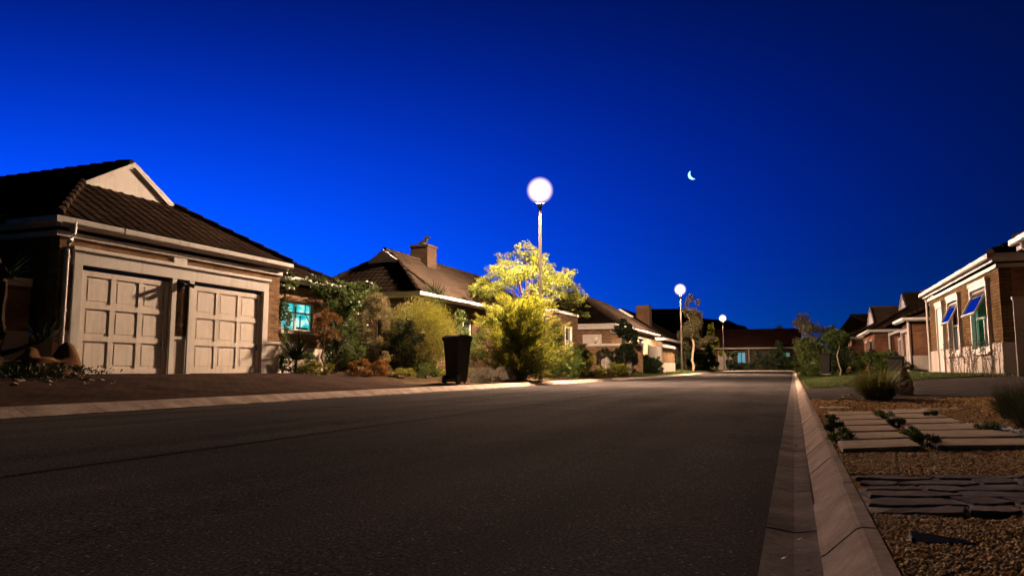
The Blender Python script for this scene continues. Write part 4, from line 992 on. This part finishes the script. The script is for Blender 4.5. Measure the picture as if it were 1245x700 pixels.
# golden conifer in front of the lamp post
t_, z = plant('golden_conifer', -9.35, 25.2, 'bright golden-green spreading conifer in front of the nearest lamp post', 'conifer')
rng = np.random.default_rng(5); V = []; F = []; k0 = 0; VV = []; FF = []
mb = MB(); limb(mb, (-9.35, 25.2, z-.1), (-9.35, 25.2, z+2.4), .09, .03, .1, 3)
for i in range(360):
    h = rng.uniform(.0, 1)**.95; a = rng.uniform(0, 2*math.pi); zz = z+.15+h*2.75; rr = 1.72*(.92+.25*h-.80*h**2.6)*rng.uniform(.45, 1.28)
    p0 = np.array([-9.35, 25.2, zz-.25-.2*h]); up_ = .25+.75*h
    d = np.array([math.cos(a), math.sin(a), up_*rng.uniform(.7, 1.2)]); d /= np.linalg.norm(d); L_ = rr*1.05+.10
    tip = p0+d*L_; mb.tube([tuple(p0), tuple(tip)], [.012, .004], 4, cap=False)
    n = 170; f = rng.random(n)**.55; P_ = p0+d*L_*f[:, None]+rng.normal(size=(n, 3))*.085*(1.15-f[:, None]*.8)
    D_ = d+rng.normal(size=(n, 3))*.55; D_ /= np.linalg.norm(D_, axis=1, keepdims=True)
    v, q = leaf_quads(P_, D_, rng.normal(size=(n, 3)), .085*rng.uniform(.6, 1.3, n), .024*rng.uniform(.6, 1.3, n)); VV.append(v); FF.append(q+k0); k0 += len(v)
raw('foliage', np.concatenate(VV), np.concatenate(FF), M['lf_gold'], t_); mb.build('trunk', M['bark'], t_, smooth=True)
# the yellow-lit feathery tree behind the lamp
t_, z = plant('feathery_tree', -10.6, 29.5, 'wide airy tree with bright yellow feathery foliage lit by the nearest lamp', 'tree')
mb = MB(); rng = np.random.default_rng(11); bl = []; base = Vector((-10.6, 29.5, z-.1)); fork = Vector((-10.6, 29.5, z+2.3)); limb(mb, base, fork, .11, .08, .1, 2)
tips = []
for i in range(64):
    a = i*2.399; q = math.sqrt((i+.5)/64); X_ = -10.6+2.15*q*math.cos(a)*rng.uniform(.85, 1.1); Y_ = 30.1+3.9*q*math.sin(a)*rng.uniform(.85, 1.1)
    Z_ = 5.55-1.9*q**1.6+rng.uniform(-.6, .3); tips.append((X_, Y_, Z_))
for i, tp in enumerate(tips):
    mid = fork.lerp(Vector(tp), .45)+Vector((0, 0, .25)); limb(mb, fork+Vector((0, 0, -.3*rng.random())), mid, .028, .014, .1, i+70, 3); limb(mb, mid, tp, .014, .005, .15, i+170, 3)
    s_ = rng.uniform(.30, .62); bl.append((tp[0], tp[1], tp[2], s_, s_*1.15, .20+.14*rng.random()))
crown('foliage', M['lf_yellow'], t_, bl, 40000, .085, .03, .35, -.05, seed=21, clumps=13, csz=.34)
mb.build('trunk', M['bark'], t_, smooth=True)
# shrubs on the verge past the lamp
bush('verge_shrub', -9.4, 29.0, [(0, 0, .6, .6, .8, .6), (0, 1.0, .5, .6, .8, .5)], 8000, 'lf_green', 'arching green shrub at the foot of the golden conifer on its right', 'shrub', .10, .022, .7, .5, seed=76)
bush('verge_shrub', -9.4, 32.2, [(0, 0, .5, .55, .9, .5), (-.4, 1.5, .8, .5, .8, .75)], 8000, 'lf_green', 'second arching shrub, below the parapet block windows', 'shrub', .10, .022, .7, .5, seed=77)
bush('verge_shrub', -9.6, 36.5, [(0, 0, .45, .6, 1.2, .45), (-.8, .8, .8, .7, 1.0, .7)], 8000, 'lf_olive', 'wide olive shrub on the verge past the parapet block', 'shrub', .10, .025, .6, .4, seed=78)
bush('young_tree', -11.2, 35.2, [(0, 0, 1.9, .5, .6, .75), (0, .3, 1.2, .4, .4, .5)], 3800, 'lf_green', 'thin young tree in front of the tall white windows', 'tree', .10, .045, .3, .1, seed=79, trunk=[((0, 0, 0), (0, 0, 1.9), .04, .02)])
bush('dark_shrub', -10.8, 38.6, [(0, 0, .8, .6, .8, .7)], 4200, 'lf_dark', 'dark rounded shrub beneath the tall white windows', 'shrub', .09, .04, .4, .2, seed=80)
bush('ball_bush', -11.3, 46.2, [(0, 0, .85, .62, .75, .65)], 5000, 'lf_dark', 'clipped dark ball bush left of the two pale garden stones', 'bush', .08, .035, .4, .2, seed=81, clumps=80, csz=.15)
bush('ball_bush', -10.6, 47.6, [(0, 0, .8, .42, .5, .5)], 4000, 'lf_dark', 'smaller dark ball bush between the two pale garden stones', 'bush', .08, .035, .4, .2, seed=82, clumps=80, csz=.15)
for (x, y, s_, lab, sd) in ((-10.7, 44.2, (.35, .5, .62), 'pale leaning garden stone left of the small dark ball bush', 5), (-10.2, 48.3, (.3, .45, .7), 'pale upright garden stone right of the small dark ball bush', 9)):
    z = gl(x, y); tag(rockmesh('garden_stone', M['rock_pale'], (x, y, z+.35), s_, sd, base=(x, y, z)), lab, 'stone')
bush('leafy_tree', -10.2, 47.4, [(0, 0, 2.2, .75, .85, .95), (-.1, .2, 1.4, .6, .6, .6), (.1, -.3, 3.0, .45, .5, .45)], 7500, 'lf_dark', 'dark round-leaved tree standing in front of the tiled roof and yard wall', 'tree', .13, .075, .3, .1, seed=83, trunk=[((0, 0, 0), (0, 0, 2.0), .06, .03)])
bush('hedge', -9.7, 51.5, [(0, 0, .55, .6, 1.6, .7), (0, 2.2, .6, .6, 1.6, .75), (0, 4.2, .55, .55, 1.3, .7), (.1, -1.8, .4, .5, 1.0, .45)], 14000, 'lf_dark', 'dark dense hedge along the verge before the middle street lamp', 'hedge', .11, .05, .4, .2, seed=84, clumps=40, csz=.25)
bush('verge_shrub', -9.5, 41.3, [(0, 0, .35, .6, 1.3, .4), (0, 2.1, .3, .6, 1.2, .32)], 6000, 'lf_olive', 'low olive shrub strip on the verge just before the dark hedge', 'shrub', .10, .025, .6, .4, seed=85)
bush('slender_tree', -9.3, 74.5, [(.2, .6, 4.4, 1.5, 2.0, 2.0), (.6, 1.6, 3.2, 1.4, 1.8, 1.3), (-.1, .9, 6.3, .9, 1.2, 1.3)], 15000, 'lf_dusk', 'slender pale-trunked tree with brownish open crown right of the middle lamp', 'tree', .17, .055, .3, .1, seed=86, trunk=[((0, 0, 0), (.1, 0, 3.2), .13, .08), ((.1, 0, 3.0), (.2, .4, 5.6), .07, .02), ((.1, 0, 2.9), (-.4, -.3, 5.8), .06, .02)], col='bark_pale')
bush('dark_thicket', -10.3, 76.5, [(0, 0, 1.1, 1.3, 2.5, 1.3), (0, 4.5, 1.4, 1.3, 2.6, 1.7), (0, 9, 1.2, 1.2, 2.6, 1.4)], 11000, 'lf_dark', 'dark thicket of bushes behind the slender pale-trunked tree', 'shrub', .2, .08, .3, .1, seed=87)
bush('cypress', -9.6, 96.5, [(0, 0, 1.4, 1.15, 1.2, 1.6), (0, 0, 3.2, .85, .9, 1.5), (0, 0, 4.8, .45, .5, 1.2)], 12000, 'lf_gold', 'conical cypress lit yellow-green on its right edge by the farthest lamp', 'tree', .16, .05, .5, .5, seed=88)
bush('dark_thicket', -10.0, 90, [(0, 0, 1.2, 1.3, 2.5, 1.5), (0, 3.5, .9, 1.2, 2.0, 1.1)], 8000, 'lf_dark', 'dark bushes in front of the conical cypress', 'shrub', .2, .08, .3, .1, seed=89)
# plants round the end of the street
for i, (x, y, s_, h, m, lab) in enumerate([(-6.0, 109.6, 1.0, .7, 'lf_dark', 'dark bush under the blue-lit far window'), (-4.2, 109.4, 1.2, 1.5, 'lf_dark', 'tall dark bush in the middle before the end house'), (-2.6, 109.2, 1.3, 1.2, 'lf_dark', 'green bush right of the middle before the end house'), (-.7, 109.0, 1.0, .8, 'lf_dark', 'bush below the dim green-lit far window'), (1.6, 108.2, 1.6, 2.2, 'lf_dark', 'large dark bush at the right end of the end house'), (-8.0, 109.8, .9, 1.6, 'lf_dark', 'upright dark bush left of the blue-lit far window'), (-2.2, 110.4, 1.1, 2.1, 'lf_dark', 'tall dark bush just left of the green-lit far window')]):
    bush('far_bush', x, y, [(0, 0, h*.9, s_, s_*.8, h)], 2600, m, lab, 'bush', .2, .08, .3, .1, seed=100+i)
bush('far_tree', -1.2, 117.5, [(0, 0, 4.6, 2.0, 2.0, 2.0)], 4000, 'lf_dark', 'dark tree crown behind the right half of the end house roof', 'tree', .25, .1, .3, .1, seed=110)
for i, (x, y, h, w, m, lab) in enumerate([(.95, 76, 5.4, 1.6, 'lf_dusk', 'tallest pale-tipped tree at the far right end of the kerb'), (1.7, 66, 4.2, 1.35, 'lf_dusk', 'olive tree right of the pale-tipped one on the right verge'), (1.1, 58, 2.6, .95, 'lf_green', 'low leafy tree overhanging the far right kerb'), (3.0, 62, 3.5, 1.3, 'lf_dark', 'dark broad tree behind the far wheelie bin'), (2.6, 50, 2.9, .8, 'lf_dark', 'dark small tree just behind the thin pale-stemmed one')]):
    bush('verge_tree', x, y, [(0, 0, h*.66, w, w, h*.3), (.2, .3, h*.42, w*.85, w*.8, h*.22), (-.2, 0, h*.88, w*.5, w*.5, h*.14)], 5200, m, lab, 'tree', .14, .06, .3, .1, seed=120+i, trunk=[((0, 0, 0), (0, 0, h*.6), .07, .03)])
for i, (x, y, h, m, lab) in enumerate([(.75, 50, .55, 'lf_green', 'low green shrub spilling over the right kerb far down the street'), (1.3, 46, .9, 'lf_green', 'round shrub left of the far wheelie bin'), (2.4, 45.5, .8, 'lf_dark', 'dark shrub just right of the far wheelie bin'), (3.5, 49, .8, 'lf_green', 'green shrub under the pinkish roof'), (4.0, 38.6, .62, 'lf_green', 'bluish-green shrub left of the upright black bin by the cream garages'), (4.25, 42.5, .7, 'lf_dark', 'dark shrub behind the bluish-green one near the low wall')]):
    bush('verge_shrub', x, y, [(0, 0, h*.8, .75, .9, h), (.2, -.5, h*.55, .6, .6, h*.6)], 4200, m, lab, 'shrub', .10, .045, .4, .2, seed=140+i)
bush('thin_tree', 2.15, 40.6, [(0, 0, 2.0, .55, .6, .42), (-.4, 0, 1.8, .35, .4, .3)], 2600, 'lf_green', 'thin pale-stemmed tree with small crown right of the far wheelie bin', 'tree', .10, .04, .3, .1, seed=150, trunk=[((0, 0, 0), (0, 0, 1.8), .04, .025)], col='bark_pale')

# ------------------------------------------------------------------ WHEELIE BINS
def bin_(x, y, rz_, label, h=1.0, w=.58, dz=0.0):
    z = gl(x, y) if x < -1 else gr(x, y)
    t = thing('wheelie_bin', (x, y, z), label, 'wheelie bin')
    loc = Vector((x, y, z)); R = Matrix.Rotation(rz_, 4, 'Z')
    def tr(mb): mb.v = [tuple(R @ Vector((a*w/.58, b*w/.58, c*h/1.0))+loc) for a, b, c in mb.v]; return mb
    mb = MB(); i = 0
    lo = [(-.21, -.24), (.21, -.24), (.21, .22), (-.21, .22)]; hi = [(-.28, -.34), (.28, -.34), (.28, .30), (-.28, .30)]
    mb.v = [(a, b, .06) for a, b in lo]+[(a, b, .90) for a, b in hi]; mb.f = [(0, 1, 2, 3), (4, 5, 6, 7), (0, 1, 5, 4), (1, 2, 6, 5), (2, 3, 7, 6), (3, 0, 4, 7)]
    tr(mb).build('body', M['bin'], t, bevel=.02)
    mb = MB(); mb.box(-.30, .30, -.36, .32, .885, .925); tr(mb).build('rim', M['bin'], t, bevel=.008)
    mb = MB(); mb.prism([(-.30, -.37, .93), (-.30, .30, .93), (-.30, .33, .97), (-.30, .15, 1.01), (-.30, -.20, 1.01), (-.30, -.38, .965)], (.60, 0, 0)); tr(mb).build('lid', M['bin'], t, bevel=.008)
    mb = MB(); mb.tube([(-.27, .37, .93), (.27, .37, .93)], .018, 8); mb.box(-.27, -.24, .30, .38, .915, .945); mb.box(.24, .27, .30, .38, .915, .945); tr(mb).build('handle', M['bin'], t)
    for s in (-1, 1):
        mb = MB(); mb.tube([(s*.23, .24, .1), (s*.29, .24, .1)], .1, 16); tr(mb).build('wheel', M['black'], t)
    mb = MB(); mb.tube([(-.23, .24, .1), (.23, .24, .1)], .012, 6); tr(mb).build('axle', M['metal'], t)
    for s in (-1, 1):
        mb = MB(); mb.box(s*.12-.02, s*.12+.02, -.25, -.2, 0, .07); tr(mb).build('foot', M['bin'], t)
    return t
bin_(-9.05, 19.3, rad(165), 'dark wheelie bin standing at the kerb between the drive and the lavender', h=1.40, w=.56)
bin_(1.62, 42.9, rad(170), 'black wheelie bin far down the right verge among the trees', h=1.22, w=.5)
bin_(4.05, 35.0, rad(170), 'black wheelie bin beside the cream garages on the right', h=.72, w=.62)
# ------------------------------------------------------------------ RIGHT FOREGROUND
# concrete planks in two columns, far to near
rng = random.Random(3)
def slab(x0, x1, y0, y1, skew, label, z=.0):
    zc = gr((x0+x1)/2, (y0+y1)/2)+z; c = ((x0+x1)/2, (y0+y1)/2, zc)
    mb = MB(); mb.prism([(x0, y0, zc-.03), (x1, y0+skew, zc-.03), (x1, y1+skew, zc-.03), (x0, y1, zc-.03)], (0, 0, .062))
    o = mb.build('paving_slab', M['slab'], base=c, bevel=.006); o.rotation_euler = (rad(rng.uniform(-.4, .4)), rad(rng.uniform(-.4, .4)), rad(rng.uniform(-1, 1)))
    return tag(o, label, 'paving slab', 'concrete plank slabs set in two columns')
ORD = ['nearest', 'second nearest', 'third nearest', 'fourth nearest', 'fifth nearest', 'farthest']
y = 4.42
for i in range(6):
    L = .50+.03*i; x0 = .235+.014*i+rng.uniform(-.01, .01)
    slab(x0, x0+.42, y, y+L-.04, .30, ORD[i]+' long concrete slab of the narrower column beside the kerb'); y += L+.08
y = 4.75
for i in range(6):
    L = .50+.04*i; x0 = .735+.012*i+rng.uniform(-.01, .01)
    slab(x0, x0+(.62 if i < 3 else .5), y, y+L-.04, .34, ORD[i]+' long concrete slab of the wider right-hand column'); y += L+.085
slab(.27, .60, 9.3, 9.7, .2, 'lone concrete slab near the kerb beyond the columns, by the grass tuft', -.02)
slab(1.35, 1.8, 9.3, 9.6, .2, 'lone concrete slab on the right beyond the columns, before the rock', -.022)
slab(1.45, 1.75, 5.35, 5.8, .2, 'small concrete slab at the right edge past the white stones')
# stone strip: long irregular stones laid in courses
mb = MB(); NR = 6
def bnd(k, x): return 2.585+k*.152+(x-.22)*.40+.016*math.sin(x*9+k*1.7)+.010*math.sin(x*23+k*4.1)
for k in range(NR):
    x = .206+rng.uniform(0, .02); js = rng.uniform(-.05, .05)
    while x < 1.7:
        L = rng.uniform(.13, .36); js2 = rng.uniform(-.06, .06); g = .007; nx_ = 5
        h = rng.uniform(.012, .018); tx = rng.uniform(-.02, .02); ty = rng.uniform(-.035, .02); b0 = len(mb.v); z = gr(x, bnd(k, x))
        ringl = []
        for a in range(nx_+1):
            f = a/nx_; xa = x+g+(L-2*g)*f; cur = .012*(1 if a in (0, nx_) else 0)
            yb = bnd(k, xa)+g*.7+cur+rng.uniform(-.003, .003); yt = bnd(k+1, xa)-g*.7-cur+rng.uniform(-.003, .003)
            sk = js+(js2-js)*f; ringl.append(((xa, yb), (xa+sk, yt)))
        loop = [p[0] for p in ringl]+[p[1] for p in ringl[::-1]]; n = len(loop); cxm = sum(p[0] for p in loop)/n; cym = sum(p[1] for p in loop)/n
        for (px, py) in loop: mb.v.append((px, py, z-.02))
        for (px, py) in loop: mb.v.append((px, py, z+h*.55+(px-cxm)*tx+(py-cym)*ty))
        for (px, py) in loop: mb.v.append((cxm+(px-cxm)*.95, cym+(py-cym)*.86, z+h+(px-cxm)*tx+(py-cym)*ty+rng.uniform(-.0025, .0025)))
        for q in range(n):
            q2 = (q+1) % n; mb.f.append((b0+q, b0+q2, b0+n+q2, b0+n+q)); mb.f.append((b0+n+q, b0+n+q2, b0+2*n+q2, b0+2*n+q))
        for a in range(nx_): o_ = b0+2*n; mb.f.append((o_+a, o_+a+1, o_+n-2-a, o_+n-1-a))
        x += L; js = js2
mb.build('stone_path', M['slate'], kind='structure')
# loose gravel
def gravel(name, regions, seed, m, size, label):
    rng = np.random.default_rng(seed); phi = (1+5**.5)/2
    ico = np.array([(-1, phi, 0), (1, phi, 0), (-1, -phi, 0), (1, -phi, 0), (0, -1, phi), (0, 1, phi), (0, -1, -phi), (0, 1, -phi), (phi, 0, -1), (phi, 0, 1), (-phi, 0, -1), (-phi, 0, 1)], dtype=float)/1.9
    fc = np.array([(0, 11, 5), (0, 5, 1), (0, 1, 7), (0, 7, 10), (0, 10, 11), (1, 5, 9), (5, 11, 4), (11, 10, 2), (10, 7, 6), (7, 1, 8), (3, 9, 4), (3, 4, 2), (3, 2, 6), (3, 6, 8), (3, 8, 9), (4, 9, 5), (2, 4, 11), (6, 2, 10), (8, 6, 7), (9, 8, 1)])
    Vs = []; Fs = []; k = 0
    for (x0, x1, y0, y1, n, sc) in regions:
        for _ in range(n):
            x = rng.uniform(x0, x1); y = rng.uniform(y0, y1); z = gr(x, y)
            s = size*sc*rng.uniform(.55, 1.35)
            q, _r = np.linalg.qr(rng.normal(size=(3, 3)))
            v = (ico*rng.uniform(.8, 1.2, (12, 1))*np.array([1, .8, .55]))@q*s+np.array([x, y, z+s*.3+rng.uniform(0, .006)])
            Vs.append(v); Fs.append(fc+k); k += 12
    o = raw(name, np.concatenate(Vs), np.concatenate(Fs), m); return tag(o, label, 'gravel', kind='stuff')
gravel('gravel', [(.21, .75, 1.35, 2.62, 13000, .85), (.21, 1.3, 3.55, 4.55, 13000, .95), (.21, 2.2, 4.2, 8, 6500, 1.2), (.6, 1.2, 2.0, 3.0, 2600, .9), (.25, 3.5, 8, 12.1, 5000, 1.6), (1.1, 2.4, 3.4, 5, 2500, 1.1)], 12, M['pebble'], .0078, 'loose brown-orange gravel between kerb, stone path and slabs')
wp = gravel('white_pebbles', [(1.12, 1.5, 6.2, 7.0, 260, 1.5), (1.35, 1.75, 5.7, 6.4, 120, 1.5)], 13, M['white_stone'], .014, 'patch of white pebbles right of the concrete slabs')
# black plate put in for a shadowed hole in the gravel
z = gr(.33, 2.25)
mb = MB(); mb.prism([(.262, 2.24, z+.004), (.275, 2.215, z+.004), (.42, 2.235, z+.008), (.40, 2.25, z+.012), (.275, 2.28, z+.020)], (0, 0, .006)); mb.box(.27, .274, 2.22, 2.27, z-.03, z+.02)
tag(mb.build('shade_wedge', M['black'], base=(.33, 2.25, z)), 'small black wedge standing in for a shadowed hole in the near gravel', 'wedge')
# tufts and creeping plants
strap('grass_tuft', 1.12, 11.9, .62, .010, 1500, 'big yellow-green grass tuft glowing in front of the lawn', 'grass', 'lf_tuft', .95, .7, .12, 21, seg=4, stiff=False)
z = gr(1.62, 13.2)
rc = rockmesh('standing_rock', M['rock'], (1.62, 13.2, z+.12), (.14, .16, .20), 7, base=(1.62, 13.2, z), peaks=((0.02, 0, .14, .10),)); tag(rc, 'small brown upright rock right of the big grass tuft', 'rock')
strap('rush_clump', 1.98, 8.0, .36, .006, 1700, 'dark rush clump behind the white pebbles', 'rush', 'lf_blade', .75, .5, .16, 22, seg=3, stiff=False)
strap('rush_clump', 1.78, 6.7, .30, .005, 1900, 'nearer dark rush clump at the right edge by the small slab', 'rush', 'lf_blade', .85, .6, .14, 23, seg=3, stiff=False)
strap('rush_clump', 2.6, 9.5, .42, .006, 1500, 'brownish rush clump at the right edge before the white plinth', 'rush', 'lf_stalk', .8, .6, .18, 24, seg=3, stiff=False)
CR = [(.26, 5.15, .07, 'blue-green creeping tuft against the kerb beside the nearest slab'), (.25, 5.95, .065, 'dark creeping tuft against the kerb beside the third slab'), (.29, 7.0, .05, 'tiny creeping tuft by the kerb at the far slabs'),
      (.72, 4.95, .075, 'nearest dark creeping tuft between the two slab columns'), (.70, 5.5, .065, 'creeping tuft between the slab columns, second from the front'), (.72, 6.5, .07, 'creeping tuft midway between the two slab columns'), (.74, 7.6, .09, 'bushier creeping tuft between the far slabs'), (1.18, 7.9, .06, 'creeping tuft behind the wider column of slabs'), (1.28, 6.15, .07, 'pale creeping tuft beside the white pebbles'), (1.42, 5.5, .06, 'creeping tuft at the right edge of the nearest wide slab')]
for i, (x, y, h, lab) in enumerate(CR):
    bush('creeping_plant', x, y, [(0, 0, h*.4, h*.95, h*1.7, h*.55), (.02, .12, h*.35, h*.7, h, h*.4)], 1100, 'lf_dark' if i % 2 else 'lf_green', lab, 'plant', .028, .006, .6, .5, seed=200+i, clumps=12)
# dry stalks against the white plinth
t_, z = plant('seed_head_plant', 3.9, 19.6, 'row of tall dry stalks with round seed heads against the white plinth', 'plant')
mb = MB(); hd = MB(); rng2 = random.Random(9)
for i in range(64):
    y = 18.3+rng2.uniform(0, 5.6)+.0; x = 4.12+rng2.uniform(-.22, .18); h = rng2.uniform(.35, .95); dx, dy = rng2.uniform(-.12, .12), rng2.uniform(-.28, .28)
    a = Vector((x, y, z-.02)); b = Vector((x+dx*.4, y+dy*.4, z+h*.55)); c = Vector((x+dx, y+dy, z+h)); mb.tube([a, b, c], [.007, .006, .004], 5)
    for k in range(rng2.randint(1, 4)):
        e = b.lerp(c, .4+.2*k)+Vector((rng2.uniform(-.06, .06), rng2.uniform(-.09, .09), .03)); mb.tube([b.lerp(c, .3+.2*k), e], .003, 4); hd.lathe(tuple(e), [(0, -.016), (.016, 0), (0, .018)], 6)
    hd.lathe(tuple(c), [(0, -.02), (.022, 0), (0, .025)], 6)
mb.build('stem', M['lf_stalk'], t_, kind='stuff'); hd.build('seed_head', M['lf_stalk'], t_, kind='stuff')
strap('agave', 2.62, 9.0, .75, .085, 14, 'dark thick-leaved aloe reaching in from the right edge', 'aloe', 'aloe', 1.5, .5, .05, 33, .45, seg=5)
strap('yellow_flax', 4.65, 37.9, .75, .07, 26, 'small yellow-green strap plant against the pale plinth of the garage block', 'plant', 'lf_tuft', .8, .4, .1, 34, seg=4)
bush('low_shrub', 4.75, 38.2, [(0, 0, .25, .45, .3, .3)], 1200, 'lf_green', 'low green shrub at the foot of the cream garage corner', 'shrub', .07, .03, .5, .3, seed=160)
t_, z = plant('twig_pile', .62, 11.0, 'pale forked twig lying left of the big grass tuft', 'twig')
mb = MB(); limb(mb, (.50, 10.6, z+.02), (.72, 11.2, z+.13), .012, .008, .2, 5); limb(mb, (.62, 10.9, z+.07), (.78, 10.9, z+.05), .009, .006, .2, 6); limb(mb, (.72, 11.2, z+.13), (.80, 11.2, z+.02), .009, .006, .2, 7); mb.build('branch', M['bark_pale'], t_, smooth=True)

# dry leaves blown against the kerbs
M['litter'] = m_leaf('dry_leaf', (.16, .09, .04), (.28, .18, .08), (.08, .05, .03), .1)
rng = np.random.default_rng(77); n = 900
side = rng.random(n) < .45
x = np.where(side, rng.normal(.02, .05, n).clip(-.5, .05), -8.16+np.abs(rng.normal(0, .10, n)))
y = np.where(side, rng.uniform(1.8, 30, n), rng.uniform(6, 45, n)); z = np.array([(rz(a, b) if a < -.11 else .008) for a, b in zip(x, y)])+.006
P_ = np.stack([x, y, z], 1); D_ = rng.normal(size=(n, 3)); D_[:, 2] *= .15; D_ /= np.linalg.norm(D_, axis=1, keepdims=True)
N_ = rng.normal(size=(n, 3))*.25; N_[:, 2] = 1
V, F = leaf_quads(P_, D_, N_, rng.uniform(.010, .028, n), rng.uniform(.006, .014, n))
tag(raw('leaf_litter', V, F, M['litter']), 'dry fallen leaves gathered along both kerbs', 'leaves', kind='stuff')
